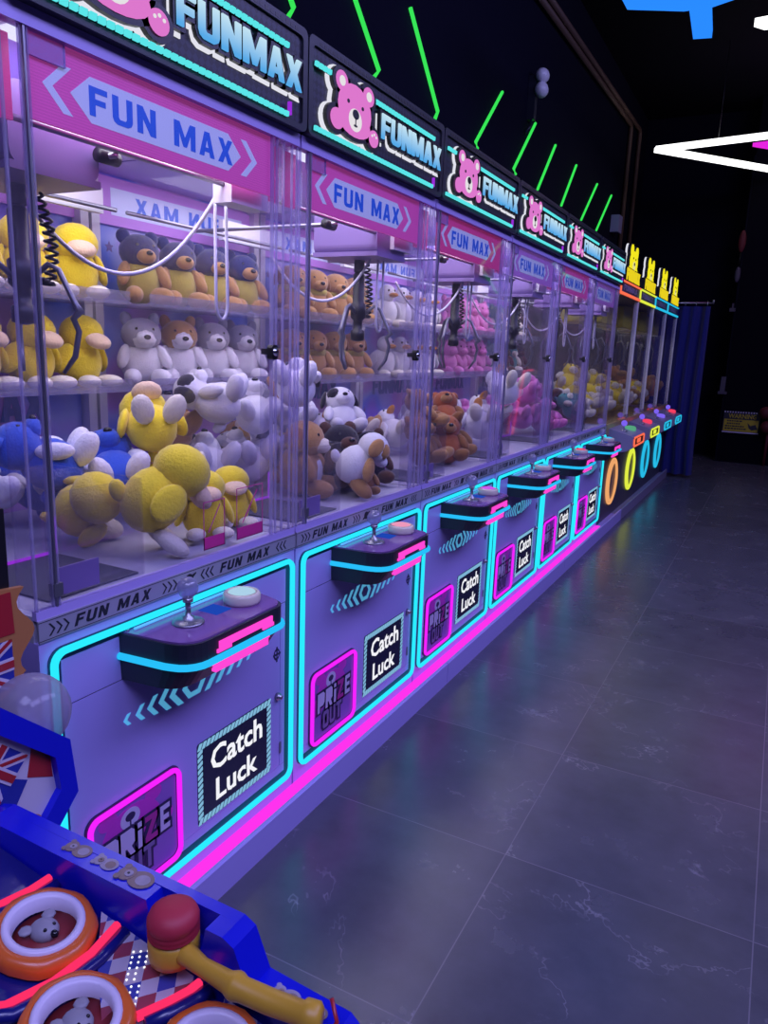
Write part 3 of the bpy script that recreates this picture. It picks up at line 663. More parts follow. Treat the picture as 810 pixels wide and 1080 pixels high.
def button_mat(name, c, s): return emit(name, c, s)
M['button_dome'] = emit('button_white_blue', (0.45, 0.70, 0.90), 0.9)
M['button_rim'] = pbr('button_rim_clear', (0.75, 0.68, 0.55), 0.15, coat=0.5)
M['joy_ball'] = clear('joystick_ball_clear', (0.70, 0.70, 0.85), haze=0.42, hazec=(0.6, 0.58, 0.8), f0=0.12)
M['btn_pink'] = emit('button_pink', (0.95, 0.35, 0.55), 0.9)
M['btn_magenta'] = emit('button_magenta', (0.60, 0.10, 0.85), 1.0)
M['btn_cyan'] = emit('button_cyan', (0.06, 0.50, 0.85), 1.0)
M['btn_red'] = emit('button_red', (0.90, 0.05, 0.12), 1.0)
M['btn_violet'] = emit('button_violet', (0.20, 0.12, 0.85), 1.0)
M['btn_green'] = emit('button_green', (0.15, 0.60, 0.35), 0.6)

proto = make_machine()
machines = [proto] + [copy_tree(proto) for _ in range(5)]
mlabels = [
    'claw machine with yellow duck plushes in front, nearest the blue hammer game',
    'claw machine with black, white and brown plush dogs, second from the hammer game',
    'claw machine with brown plush bears piled at its front, third from the hammer game',
    'claw machine with large white plush geese and a cyan button, fourth from the hammer game',
    'claw machine full of pink plush bears with a red deck button',
    'claw machine with teal and dark plush bears, last before the yellow-sign machines']
claw_pos = [(0.20, -0.24), (0.63, -0.18), (0.66, -0.18), (0.66, -0.18), (0.66, -0.18), (0.66, -0.18)]
btn = [None, 'btn_pink', 'btn_magenta', 'btn_cyan', 'btn_red', 'btn_cyan']
bans = [None, None, 'rose_banner', 'lilac_banner', None, 'lilac_banner']
for i, m in enumerate(machines):
    m.location = (0, W * i, 0)
    tag(m, mlabels[i], 'claw machine', 'pink-sign claw machines in a row')
    claw_parts(m, claw_pos[i][0], claw_pos[i][1], 1.64)
    if btn[i]:
        remat(child(child(m, 'control_deck'), 'button_dome'), 'button_dome', btn[i])
    if bans[i]: remat(child(m, 'banner'), 'pink_banner', bans[i])
# pictogram stickers on the nearest door pane
st = MB()
for y, z, w_, h_ in ((0.455, 0.862, 0.075, 0.115), (0.575, 0.862, 0.105, 0.13), (0.700 - 0.075, 0.99, 0.0, 0.0)):
    if w_ == 0: continue
    st.ring([(y, z), (y + w_, z), (y + w_, z + h_), (y, z + h_)], [(y + 0.002, z + 0.002), (y + w_ - 0.002, z + 0.002), (y + w_ - 0.002, z + h_ - 0.002), (y + 0.002, z + h_ - 0.002)], 0.0002, 0.001, 0)
    st.box(0.0002, 0.001, y, y + w_, z, z + 0.030, 0)
    st.yz([(y + w_ * 0.2, z + 0.04), (y + w_ * 0.24, z + 0.04), (y + w_ * 0.8, z + h_ * 0.9), (y + w_ * 0.76, z + h_ * 0.9)], 0.0002, 0.001, 0)
st.build('pane_sticker', ['sticker_pink'], machines[0])

# plinths under the row, with the magenta light strip
def plinth(y0, y1, lit, label, i):
    r = empty('plinth', (0, y0, 0)); L_ = y1 - y0
    b = MB(); b.xz([(0.001, 0.0), (0.085, 0.0), (0.085, 0.088), (0.077, 0.091), (0.070, 0.088), (0.070, 0.046), (0.001, 0.046)], 0.002, L_ - 0.002, 0)
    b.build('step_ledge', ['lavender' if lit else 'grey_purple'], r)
    if lit:
        s = min(lit, L_)
        MB().box(0.004, 0.068, 0.003, s - 0.003, 0.047, 0.056, 0).build('light_strip', ['magenta_strip'], r)
    tag(r, label, 'plinth', 'low step along the claw machines')
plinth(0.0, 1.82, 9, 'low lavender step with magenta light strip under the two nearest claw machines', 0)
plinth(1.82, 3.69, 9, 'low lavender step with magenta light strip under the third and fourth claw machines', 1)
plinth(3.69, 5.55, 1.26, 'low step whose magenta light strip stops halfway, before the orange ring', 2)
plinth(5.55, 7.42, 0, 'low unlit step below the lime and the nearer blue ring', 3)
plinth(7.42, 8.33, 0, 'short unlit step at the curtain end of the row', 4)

# ---------------------------------------------------------------- yellow-sign claw machines
YS = 4.985; YW = 0.836
def make_yellow(neon, ring, btnm, claw=True):
    root = empty('claw_machine')
    MB().box(-D, 0.0, 0.004, YW - 0.004, 0.0, 0.75, 0).build('cabinet', ['charcoal'], root)
    MB().box(-D, 0.006, 0.004, YW - 0.004, 0.75, 0.835, 0).build('gold_trim', ['gold'], root)
    for rad, xx in ((0.185, 0.010), (0.160, 0.016)):
        MB().tube([(xx, 0.40 + rad * 1.02 * math.cos(2 * PI * q / 28), 0.345 + rad * math.sin(2 * PI * q / 28)) for q in range(28)], 0.010, 0, 8, True).build('ring_light', [ring], root)
    t = MB(); t.xz([(0.0, 0.60), (0.15, 0.635), (0.19, 0.66), (0.19, 0.745), (0.17, 0.755), (0.0, 0.80)], 0.10, 0.62, 0); deck = t.build('control_deck', ['grey_purple'], root)
    t = MB(); t.yz(rr(0.135, 0.585, 0.668, 0.742, 0.012), 0.190, 0.193, 0); t.build('deck_face', ['black'], deck)
    t = MB(); t.tube([(0.195, a, b) for a, b in rr(0.14, 0.58, 0.672, 0.738, 0.014, 4)], 0.0075, 0, 7, True); t.build('deck_neon', [neon], deck)
    t = MB(); t.yz(rr(0.28, 0.44, 0.688, 0.722, 0.006), 0.193, 0.196, 0); t.build('deck_lamp', [neon], deck)
    t = MB(); t.lathe([(0.03, 0.775), (0.03, 0.782), (0.007, 0.784), (0.007, 0.82)], (0.09, 0.24, 0), 'z', 0, 14); j = t.build('joystick', ['steel'], deck)
    MB().ell((0.09, 0.24, 0.838), (0.024, 0.024, 0.024), 0, None, 10, 7).build('joystick_ball', ['btn_violet'], deck)
    MB().lathe([(0.048, 0.765), (0.048, 0.79), (0.036, 0.80), (0.006, 0.805)], (0.10, 0.46, 0), 'z', 0, 18).build('push_button', [btnm], deck)
    MB().box(-D, -D + 0.015, 0.004, YW - 0.004, 0.835, 1.80, 0).build('back_wall', ['yback'], root)
    MB().box(-0.006, -0.001, 0.02, YW - 0.02, 0.838, 1.80, 0).build('front_pane', ['glass'], root)
    MB().box(-0.76, -0.03, 0.004, 0.009, 0.838, 1.80, 0).build('side_pane', ['glass'], root)
    t = MB(); t.box(-0.03, 0.004, YW - 0.026, YW - 0.004, 0.835, 1.80, 0); t.box(-0.01, 0.010, YW - 0.04, YW - 0.004, 0.845, 0.87, 1); t.build('corner_post', ['white_plastic', 'chrome'], root)
    t = MB(); t.box(-D, 0.0, 0.004, YW - 0.004, 1.795, 1.905, 0); hd = t.build('header', ['charcoal'], root)
    t = MB()
    t.box(0.0, 0.012, 0.004, YW - 0.004, 1.80, 1.818, 0); t.box(0.0, 0.012, 0.004, YW - 0.004, 1.893, 1.903, 0); t.box(0.0, 0.012, 0.004, 0.016, 1.80, 1.903, 0)
    t.build('header_neon', [neon], hd)
    t = MB(); t.block('FUNMAX', 0.15, 0.70, 1.838, 1.878, 0.0005, 0.002, 0); t.build('header_lettering', ['grey_purple'], hd)
    # bear sign
    sg = MB()
    E_ = [(0.40, 2.06, 0.155, 0.080), (0.30, 2.135, 0.05, 0.045), (0.50, 2.135, 0.05, 0.045), (0.40, 1.99, 0.18, 0.06)]
    for y, z, a_, c_ in E_: sg.disc(y - 0.026, z, a_ + 0.006, c_ + 0.004, -0.030, -0.021, 1, 18); sg.disc(y, z, a_ + 0.012, c_ + 0.008, -0.020, 0.004, 2, 18); sg.disc(y, z, a_, c_, 0.004, 0.010, 0, 18)
    sg.disc(0.40, 2.035, 0.05, 0.030, 0.010, 0.013, 3, 16); sg.disc(0.40, 2.045, 0.02, 0.012, 0.013, 0.015, 2, 12); sg.disc(0.35, 2.085, 0.010, 0.008, 0.010, 0.013, 2, 10); sg.disc(0.45, 2.085, 0.010, 0.008, 0.010, 0.013, 2, 10)
    sg.box(-0.045, -0.01, 0.25, 0.55, 1.905, 1.95, 2)
    s_ = sg.build('bear_sign', ['yellow_sign', 'white_glow', 'bear_dark', 'yellow_pale'], root)
    t = MB(); t.block('FUNMAX', 0.13, 0.67, 1.915, 1.992, -0.03, 0.044, 2, 0.012); t.block('FUNMAX', 0.13, 0.67, 1.915, 1.992, 0.0142, 0.005, 1, 0.004); t.build('sign_lettering', ['yellow_deep', 'yellow_deep', 'bear_dark'], s_)
    t = MB(); t.yz(rr(0.20, 0.62, 1.60, 1.78, 0.03), -0.50, -0.15, 0); car = t.build('gantry_carriage', ['yellow_box'], root)
    c = MB(); c.lathe([(0.014, 1.60), (0.02, 1.55), (0.02, 1.44), (0.01, 1.42)], (-0.25, 0.42, 0), 'z', 0, 12)
    for k in range(3):
        a = 2 * PI * k / 3 + 0.3; c.tube([(-0.25 + r * math.cos(a), 0.42 + r * math.sin(a), h) for r, h in ((0.015, 1.46), (0.06, 1.49), (0.10, 1.42), (0.09, 1.32), (0.06, 1.27))], 0.006, 1, 6)
    c.build('claw', ['black', 'claw_grey'], car)
    return root
M['yback'] = pbr('dark_back_wall', (0.10, 0.09, 0.12), 0.5, var=0.3, bscale=8)
M['yellow_pale'] = emit('pale_yellow_print', (0.85, 0.78, 0.30), 0.9)
ylab = [('coral', 'orange', 'btn_green', 'yellow-sign claw machine with coral header neon and an orange ring light'),
        ('lime', 'lime', 'btn_red', 'yellow-sign claw machine with lime header neon and a lime ring light'),
        ('aqua', 'aqua', 'btn_violet', 'yellow-sign claw machine with blue neon and blue ring, beside the lime-ring machine'),
        ('aqua', 'aqua', 'btn_red', 'yellow-sign claw machine with blue neon, next to the blue curtain')]
for i, (n_, r_, b_, lb) in enumerate(ylab):
    m = make_yellow(n_, r_, b_); m.location = (0, YS + YW * i, 0); tag(m, lb, 'claw machine', 'yellow-sign claw machines in a row')
    machines.append(m)

# ---------------------------------------------------------------- plush toys
C_ = {'yellow': (0.90, 0.70, 0.03), 'cream': (0.80, 0.74, 0.62), 'white': (0.78, 0.76, 0.82), 'grey': (0.34, 0.33, 0.42), 'blue': (0.035, 0.10, 0.55), 'brown': (0.30, 0.13, 0.045), 'tan': (0.45, 0.24, 0.09), 'dark': (0.02, 0.018, 0.03),
      'choc': (0.10, 0.045, 0.03), 'navy': (0.03, 0.035, 0.14), 'mustard': (0.42, 0.34, 0.06), 'pink': (0.72, 0.20, 0.52), 'teal': (0.05, 0.26, 0.25), 'orange': (0.55, 0.22, 0.04), 'red': (0.55, 0.03, 0.05), 'peach': (0.85, 0.62, 0.42), 'rust': (0.42, 0.12, 0.04)}
F = {k: fur('fur_' + k, v) for k, v in C_.items()}
M['bead'] = pbr('black_bead', (0.006, 0.006, 0.01), 0.12)
M['eye_white'] = pbr('eye_white', (0.8, 0.8, 0.85), 0.4)

def make_plush(kind, body, limb=None, belly=None, head=None, muzzle=None, ear=None, extra=None):
    """a seated plush toy about 0.2 m tall, facing +x"""
    limb = limb or body; head = head or body; muzzle = muzzle or limb; ear = ear or head
    r = empty('plush_' + kind)
    b = MB().ell((0, 0, 0.075), (0.066, 0.070, 0.076), 0)
    mats = [F[body]]
    if belly: b.ell((0.018, 0, 0.073), (0.052, 0.050, 0.058), 1); mats.append(F[belly])
    b.build('body', mats, r)
    if kind == 'goose':
        h = MB().ell((0.02, 0, 0.168), (0.046, 0.044, 0.046), 0); hd = h.build('head', [F[head]], r)
        MB().ell((0.074, 0, 0.160), (0.032, 0.022, 0.012), 0).build('bill', [F[muzzle]], r)
    elif kind == 'duck':
        h = MB().ell((0.014, 0, 0.162), (0.064, 0.068, 0.058), 0); hd = h.build('head', [F[head]], r)
        MB().ell((0.078, 0, 0.142), (0.038, 0.042, 0.022), 0, (0, 0.45, 0)).build('bill', [F[muzzle]], r)
    else:
        h = MB().ell((0.012, 0, 0.166), (0.060, 0.066, 0.056), 0)
        if extra == 'mask': h.ell((0.022, 0, 0.158), (0.055, 0.050, 0.044), 1)
        if extra == 'patch': h.ell((0.030, -0.026, 0.176), (0.038, 0.034, 0.034), 1)
        hd = h.build('head', [F[head], F[muzzle] if extra == 'mask' else F[ear]], r)
        MB().ell((0.064, 0, 0.150), (0.028, 0.032, 0.023), 0).build('muzzle', [F[muzzle]], r)
        MB().ell((0.090, 0, 0.158), (0.008, 0.012, 0.008), 0, None, 8, 6).build('nose', ['bead'], r)
    for s in (-1, 1):
        if kind in ('bear', 'cat'):
            if kind == 'bear': MB().ell((0.0, s * 0.048, 0.212), (0.014, 0.024, 0.024), 0, None, 10, 7).build('ear', [F[ear]], r)
            else: MB().lathe([(0.024, 0.0), (0.017, 0.018), (0.003, 0.032)], (0.0, s * 0.040, 0.204), 'z', 0, 10).build('ear', [F[ear]], r)
        elif kind == 'dog':
            MB().ell((0.004, s * 0.066, 0.170), (0.026, 0.012, 0.040), 0, (s * 0.35, 0, 0), 10, 7).build('ear', [F[ear]], r)
        elif kind == 'pup':
            MB().ell((0.0, s * 0.044, 0.212), (0.012, 0.020, 0.028), 0, (-s * 0.3, 0, 0), 10, 7).build('ear', [F[ear]], r)
        MB().ell((0.058 if kind != 'goose' else 0.056, s * (0.026 if kind != 'goose' else 0.018), 0.182), (0.006, 0.0065, 0.0075), 0, None, 8, 6).build('eye', ['bead'], r)
        if kind in ('duck', 'goose'):
            MB().ell((0.010, s * 0.074, 0.088), (0.036, 0.014, 0.048), 0, (s * 0.35, 0.3, 0)).build('wing', [F[body]], r)
            MB().ell((0.078, s * 0.042, 0.020), (0.044, 0.030, 0.020), 0, (0, 0, s * 0.3)).build('foot', [F[limb]], r)
        else:
            MB().ell((0.038, s * 0.066, 0.094), (0.022, 0.020, 0.046), 0, (s * 0.35, -0.5, 0)).build('arm', [F[limb]], r)
            MB().ell((0.068, s * 0.046, 0.028), (0.050, 0.028, 0.028), 0, (0, 0, s * 0.35)).build('leg', [F[limb]], r)
    if extra == 'scarf':
        MB().tube([(0.045 * math.cos(a * PI / 8), 0.048 * math.sin(a * PI / 8), 0.122) for a in range(16)], 0.020, 0, 8, True).build('scarf', [F['mustard']], r)
    if kind in ('dog', 'pup', 'cat', 'duck'):
        MB().ell((-0.072, 0, 0.05), (0.026, 0.014, 0.018), 0, (0, 0.6, 0), 8, 6).build('tail', [F[body]], r)
    return r

def make_small(kind, body, head=None, limb=None):
    """far away: a body with its limbs, and a head with its ears"""
    r = empty('plush_' + kind); limb = limb or body; head = head or body
    b = MB().ell((0, 0, 0.075), (0.07, 0.078, 0.076), 0, None, 10, 7)
    for s in (-1, 1): b.ell((0.04, s * 0.07, 0.095), (0.022, 0.020, 0.046), 1, (s * 0.35, -0.5, 0), 8, 6); b.ell((0.07, s * 0.046, 0.028), (0.05, 0.028, 0.028), 1, None, 8, 6)
    b.build('body', [F[body], F[limb]], r)
    h = MB().ell((0.012, 0, 0.166), (0.060, 0.064, 0.056), 0, None, 10, 7); h.ell((0.064, 0, 0.150), (0.028, 0.030, 0.022), 1, None, 8, 6)
    for s in (-1, 1): h.ell((0.0, s * 0.046, 0.212), (0.014, 0.022, 0.024), 0, None, 8, 6); h.ell((0.06, s * 0.026, 0.182), (0.006, 0.0065, 0.0075), 2, None, 6, 4)
    h.build('head', [F[head], F[limb], 'bead'], r)
    return r

K = {}
def proto_plush(key):
    if key in K: return K[key], False
    f = {
        'duck': lambda: make_plush('duck', 'yellow', 'cream', None, None, 'peach'),
        'blue': lambda: make_plush('cat', 'blue', 'white', None, None, 'blue'),
        'greypup': lambda: make_plush('pup', 'white', 'white', None, 'grey', 'white', 'grey', 'mask'),
        'tanpup': lambda: make_plush('pup', 'white', 'white', None, 'tan', 'white', 'tan', 'mask'),
        'whitepup': lambda: make_plush('dog', 'white', 'white', None, 'white', 'white', 'dark', 'patch'),
        'browndog': lambda: make_plush('dog', 'tan', 'tan', 'white', 'tan', 'cream', 'brown'),
        'patchdog': lambda: make_plush('dog', 'white', 'tan', None, 'white', 'white', 'tan', 'patch'),
        'blackbear': lambda: make_plush('bear', 'dark', 'choc', None, 'dark', 'choc', 'choc'),
        'brownbear': lambda: make_plush('bear', 'brown', 'tan', None, 'brown', 'tan'),
        'rustbear': lambda: make_plush('bear', 'rust', 'brown', None, 'rust', 'tan'),
        'scarfdog': lambda: make_plush('dog', 'tan', 'tan', None, 'tan', 'tan', 'brown', 'scarf'),
        'navybear': lambda: make_plush('bear', 'mustard', 'tan', None, 'navy', 'tan'),
        'goose': lambda: make_plush('goose', 'white', 'cream', None, None, 'orange'),
        'pinkbear': lambda: make_small('bear', 'pink', 'pink', 'pink'),
        'tealbear': lambda: make_small('bear', 'teal', 'teal', 'cream'),
        'darkbear': lambda: make_small('bear', 'choc', 'dark', 'choc'),
        'yellowbear': lambda: make_small('bear', 'yellow', 'yellow', 'cream'),
        'orangebear': lambda: make_small('bear', 'orange', 'orange', 'tan'),
    }[key]
    K[key] = f(); return K[key], True
R = math.radians
import numpy as np
HEAPS = {}
FIXED = set()
SPH = [((0, 0, 0.075), 0.075), ((0.012, 0, 0.166), 0.062), ((0.075, 0.046, 0.029), 0.031), ((0.075, -0.046, 0.029), 0.031), ((0.095, 0.050, 0.026), 0.028), ((0.095, -0.050, 0.026), 0.028),
       ((0.040, 0.070, 0.090), 0.026), ((0.040, -0.070, 0.090), 0.026), ((0.082, 0, 0.150), 0.024), ((0, 0.050, 0.208), 0.026), ((0, -0.050, 0.208), 0.026), ((-0.08, 0, 0.05), 0.022)]
def plush(key, loc, label, group, yaw=-25, s=1.0, tilt=(0, 0), heap=None):
    p, first = proto_plush(key)
    o = p if first else copy_tree(p)
    o.location = loc; o.rotation_euler = (R(tilt[0]), R(tilt[1]), R(yaw)); o.scale = (s, s, s)
    tag(o, label, 'plush toy', group)
    if heap is not None: HEAPS.setdefault(heap, []).append(o)
    return o
def settle(objs, off, wdt, chute, iters=320, grav=0.0012):
    """let a heap of soft toys find places where they rest on the bed and on one another"""
    n = len(objs); Cn = np.array([tuple(o.location) for o in objs])
    O = np.array([[tuple(o.rotation_euler.to_matrix() @ (Vector(c) * o.scale.x)) for c, r in SPH] for o in objs])
    rad = np.array([[r * o.scale.x * 0.96 for c, r in SPH] for o in objs]); k = len(SPH); fx = np.array([o.name in FIXED for o in objs])
    own = np.repeat(np.arange(n), k); rf = rad.ravel(); RR = rf[:, None] + rf[None, :]; other = own[:, None] != own[None, :]
    for i in range(n):
        b_ = (Cn[i, 2] + O[i][:, 2] - rad[i]).min() - (BED + 0.001)
        if b_ < 0 or (fx[i] and b_ < 0.03): Cn[i, 2] -= b_
    C0 = Cn.copy()
    for it in range(iters):
        Cn[fx] = C0[fx]
        if it < iters - 80: Cn[:, 2] -= grav
        Pf = (Cn[:, None, :] + O).reshape(-1, 3)
        d = Pf[:, None, :] - Pf[None, :, :]; L_ = np.sqrt((d ** 2).sum(-1)) + 1e-6
        pen = np.where(other, np.maximum(0, RR - L_ + 0.0015), 0)
        mv = (d / L_[..., None] * pen[..., None]).sum(1).reshape(n, k, 3).sum(1); cnt = np.maximum(1, (pen > 0).sum(1).reshape(n, k).sum(1))
        Cn += mv / cnt[:, None] * 0.55
        for i in range(n):
            P = Cn[i] + O[i]; r = rad[i]
            if chute:
                x0, x1, y0, y1 = -0.334, -0.036, off + 0.06, off + 0.313
                for q in range(k):
                    px, py, pz = P[q]
                    if x0 - r[q] < px < x1 + r[q] and py < y1 + r[q] and pz - r[q] < 1.05:
                        a, b_ = y1 + r[q] - py, px - (x0 - r[q])
                        if a < b_: Cn[i, 1] += a * 0.6
                        else: Cn[i, 0] -= b_ * 0.6
                        P = Cn[i] + O[i]
            hi = (P[:, 0] + r).max() + 0.056 if (((P[:, 1] + r).max() > off + 0.735) and wdt == W) else (P[:, 0] + r).max() + 0.012
            if hi > 0: Cn[i, 0] -= hi
            lo = (P[:, 0] - r).min()
            if lo < -0.748: Cn[i, 0] += -0.748 - lo
            P = Cn[i] + O[i]
            up = (P[:, 2] + r)[(P[:, 0] - r) < -0.552].max(initial=0) if chute else 0
            if up > 1.184: Cn[i, 2] -= (up - 1.184) * 0.7; Cn[i, 0] += 0.004
            P = Cn[i] + O[i]
            b_ = (P[:, 1] + r).max() - (off + wdt - (0.004 if wdt == W else 0.034))
            if b_ > 0: Cn[i, 1] -= b_
            b_ = (P[:, 1] - r).min() - (off + 0.012)
            if b_ < 0: Cn[i, 1] -= b_
            b_ = (P[:, 2] - r).min() - (BED + 0.001)
            if b_ < 0: Cn[i, 2] -= b_
    Cn[fx] = C0[fx]
    for o, c in zip(objs, Cn): o.location = tuple(c)
BED = 0.838
FOUR = ('nearest the hammer game', 'second from the hammer-game end', 'third from the hammer-game end', 'farthest from the hammer game')
SX = -0.692
def heap_plush(h, key, x, y, z, label, group, yaw=-25, s=1.0, tilt=(0, 0), fix=False):
    off = W * h if h < 6 else YS + YW * (h - 6)
    o = plush(key, (x, off + y, BED + z), label, group, yaw, s, tilt, h)
    if fix: FIXED.add(o.name)
    return o
# nearest machine
g = 'yellow ducks on the shelves of the nearest machine'
for z, nm in ((1.447, 'upper'), (1.197, 'lower')):
    for y, w in ((0.385, 'first'), (0.550, 'second'), (0.715, 'third')):
        plush('duck', (SX, y, z), f'seated yellow duck plush on the {nm} clear shelf, {w} counted from the claw', g, -24 if nm == 'upper' else 6, 0.94)
g = 'yellow ducks on the bed of the nearest machine'
heap_plush(0, 'duck', -0.135, 0.615, 0, 'yellow duck plush facing out behind the glass, in the middle of the front row', g, -38, 0.82, (0, -10), True)
heap_plush(0, 'duck', -0.155, 0.385, 0, 'yellow duck plush beside the clear chute, slumped and seen from behind', g, 58, 1.08, (0, 38), True)
heap_plush(0, 'duck', -0.165, 0.757, 0, 'yellow duck plush squeezed against the acrylic corner column', g, -36, 0.78, (0, -8), True)
heap_plush(0, 'duck', -0.33, 0.66, 0.15, 'yellow duck plush lying on its back with both feet up, on top of the heap', g, -30, 1.0, (0, -72))
heap_plush(0, 'duck', -0.34, 0.72, 0, 'yellow duck plush buried under the upturned duck', g, 20, 0.9, (0, -80))
heap_plush(0, 'duck', -0.32, 0.46, 0, 'yellow duck plush behind the slumped duck, beside the clear chute', g, 70, 0.95, (60, 0))
heap_plush(0, 'duck', -0.48, 0.10, 0, 'yellow duck plush deep behind the chute, against the end pane', g, -20, 1.0)
g = 'blue plush toys in the nearest machine'
heap_plush(0, 'blue', -0.42, 0.52, 0.15, 'round blue plush with cream paws on the heap, touching the upturned duck', g, -40, 1.0, (10, -55))
heap_plush(0, 'blue', -0.44, 0.33, 0.15, 'round blue plush lying on the heap between the two other top blue ones', g, 60, 1.0, (0, -65))
heap_plush(0, 'blue', -0.46, 0.15, 0.15, 'round blue plush on the heap above the far edge of the chute', g, -10, 1.0, (40, -20))
heap_plush(0, 'blue', -0.54, 0.60, 0, 'blue plush low in the heap behind the slumped duck', g, -30, 1.0, (0, -70))
heap_plush(0, 'blue', -0.50, 0.38, 0, 'blue plush low in the heap, seen through the clear chute', g, -20, 1.0, (30, -60))
heap_plush(0, 'blue', -0.44, 0.24, 0, 'blue plush pressed against the back of the clear chute', g, 10, 1.0, (0, -40))
# second machine
g = 'navy-headed plush bears on the upper shelf of the second machine'
YS4 = (0.128, 0.298, 0.468, 0.638)
for y, w in zip(YS4, FOUR): plush('navybear', (SX, W + y, 1.447), f'mustard plush bear with navy head on the upper shelf, {w}', g, -20, 0.95)
g = 'husky pup plushes on the lower shelf of the second machine'
for k_, (y, w) in enumerate(zip(YS4, FOUR)):
    plush('greypup' if k_ != 1 else 'tanpup', (SX, W + y, 1.197), 'tan and white husky pup plush on the lower shelf between grey ones' if k_ == 1 else f'grey and white husky pup plush on the lower shelf, {w}', g, -30, 0.95)
g = 'pup plushes heaped at the back of the second machine'
for key, x, y, z, lb, yw, sc_, tl in (
    ('browndog', -0.60, 0.10, 0, 'brown dog plush low at the back, next to the pane shared with the ducks', -30, 1.0, (0, -60)),
    ('whitepup', -0.46, 0.12, 0.14, 'white pup plush lying on the heap right behind the upturned duck', 30, 0.95, (0, -75)),
    ('greypup', -0.60, 0.26, 0.12, 'grey husky pup plush on the heap under the printed lettering', -40, 0.95, (0, -50)),
    ('whitepup', -0.44, 0.31, 0.14, 'white pup plush lying on the heap between the grey and the tan husky', -60, 0.95, (0, -75)),
    ('tanpup', -0.56, 0.46, 0.12, 'tan and white husky pup plush on the heap behind the door lock', -35, 0.95, (0, -35)),
    ('whitepup', -0.42, 0.10, 0, 'white pup plush at the bottom, against the pane shared with the ducks', -30, 1.0, (0, -70)),
    ('greypup', -0.44, 0.28, 0, 'grey husky pup plush at the bottom of the heap behind the chute', -30, 1.0, (20, -70)),
    ('browndog', -0.60, 0.46, 0, 'brown dog plush at the back under the tan husky', -30, 1.0, (0, -70)),
    ('scarfdog', -0.62, 0.66, 0, 'tan dog plush with yellow scarf behind the black bear', -20, 1.05, (0, -30))):
    heap_plush(1, key, x, y, z, lb, g, yw, sc_, tl)
g = 'dog and bear plushes at the front of the second machine'
for key, x, y, z, lb, yw, sc_, tl in (
    ('browndog', -0.27, 0.42, 0, 'brown dog plush sitting upright behind the patched dog, beside the chute', 20, 1.15, (0, 0)),
    ('patchdog', -0.13, 0.455, 0, 'white and tan patched dog plush slumped against the front pane', 40, 0.92, (0, 42)),
    ('blackbear', -0.20, 0.60, 0, 'black bear plush in the middle of the front heap, behind the small brown bear', -30, 1.05, (0, -15)),
    ('brownbear', -0.095, 0.560, 0, 'small brown bear plush low at the front pane', -40, 0.55, (0, -10)),
    ('blackbear', -0.185, 0.762, 0, 'black bear plush in the front corner, under the white pup', -40, 0.9, (0, -10)),
    ('whitepup', -0.27, 0.71, 0.17, 'white pup plush with a dark eye patch on top of the black bears', -40, 0.9, (0, -30)),
    ('whitepup', -0.42, 0.46, 0.13, 'white pup plush stretched out over the heap behind the upright brown dog', 30, 0.95, (0, -75)),
    ('brownbear', -0.46, 0.64, 0, 'brown bear plush hidden behind the black bear', -20, 0.95, (0, -70))):
    heap_plush(1, key, x, y, z, lb, g, yw, sc_, tl, x > -0.3)
# third machine
g = 'scarf dogs on the shelves of the third machine'
for z, nm in ((1.447, 'upper'), (1.197, 'lower')):
    for y, w in zip(YS4, FOUR): plush('scarfdog', (SX, 2 * W + y, z), f'brown scarf dog plush, third machine {nm} shelf, {w}', g, -28, 0.95)
g = 'brown bears piled at the front of the third machine'
for y, x, z, key, lb, yw, tl in ((0.42, -0.16, 0, 'brownbear', 'brown bear plush at the pile bottom beside the third chute', 10, (0, -25)), (0.595, -0.15, 0, 'rustbear', 'rust-brown bear plush at the pile bottom in the third machine', -50, (0, -20)), (0.755, -0.19, 0, 'brownbear', 'brown bear plush at the pile bottom beside the third corner column', -30, (0, -20)),
                             (0.50, -0.20, 0.15, 'brownbear', 'brown bear plush on top of the third pile, chute side', 30, (0, -30)), (0.68, -0.20, 0.145, 'rustbear', 'rust-brown bear plush on top of the third pile, lock side', -60, (0, -40))):
    heap_plush(2, key, x, y, z, lb, g, yw, 1.0 if z == 0 else 0.9, tl, True)
g = 'white geese behind the brown pile of the third machine'
for y, w in zip((0.10, 0.30, 0.50, 0.70), FOUR): heap_plush(2, 'goose', -0.52, y, 0, f'white goose plush behind the brown bear pile, {w}', g, -20, 1.0, (0, -60))
heap_plush(2, 'scarfdog', -0.52, 0.56, 0.13, 'tan dog plush with yellow scarf lying on the geese behind the brown pile', g, 10, 0.9, (0, -80))
# fourth machine
g = 'white geese on the shelves of the fourth machine'
for z, nm in ((1.447, 'upper'), (1.197, 'lower')):
    for y, w in zip(YS4, FOUR): plush('goose', (SX, 3 * W + y, z), f'white goose plush with orange bill on the {nm} shelf, {w}', g, -25, 0.97)
g = 'white geese heaped in the fourth machine'
for y, x, z, w, tl in ((0.42, -0.18, 0, 'lying at the front beside the chute', -75), (0.62, -0.16, 0, 'lying in the middle of the front', -70), (0.76, -0.20, 0, 'slumped at the front by the corner column', -60), (0.14, -0.48, 0, 'behind the chute', -60), (0.38, -0.48, 0, 'second in the back row', -60), (0.58, -0.48, 0, 'third in the back row', -60)):
    heap_plush(3, 'goose', x, y, z, f'large white goose plush in the fourth machine, {w}', g, random.uniform(-70, 20), 1.15, (random.uniform(-20, 20), tl))
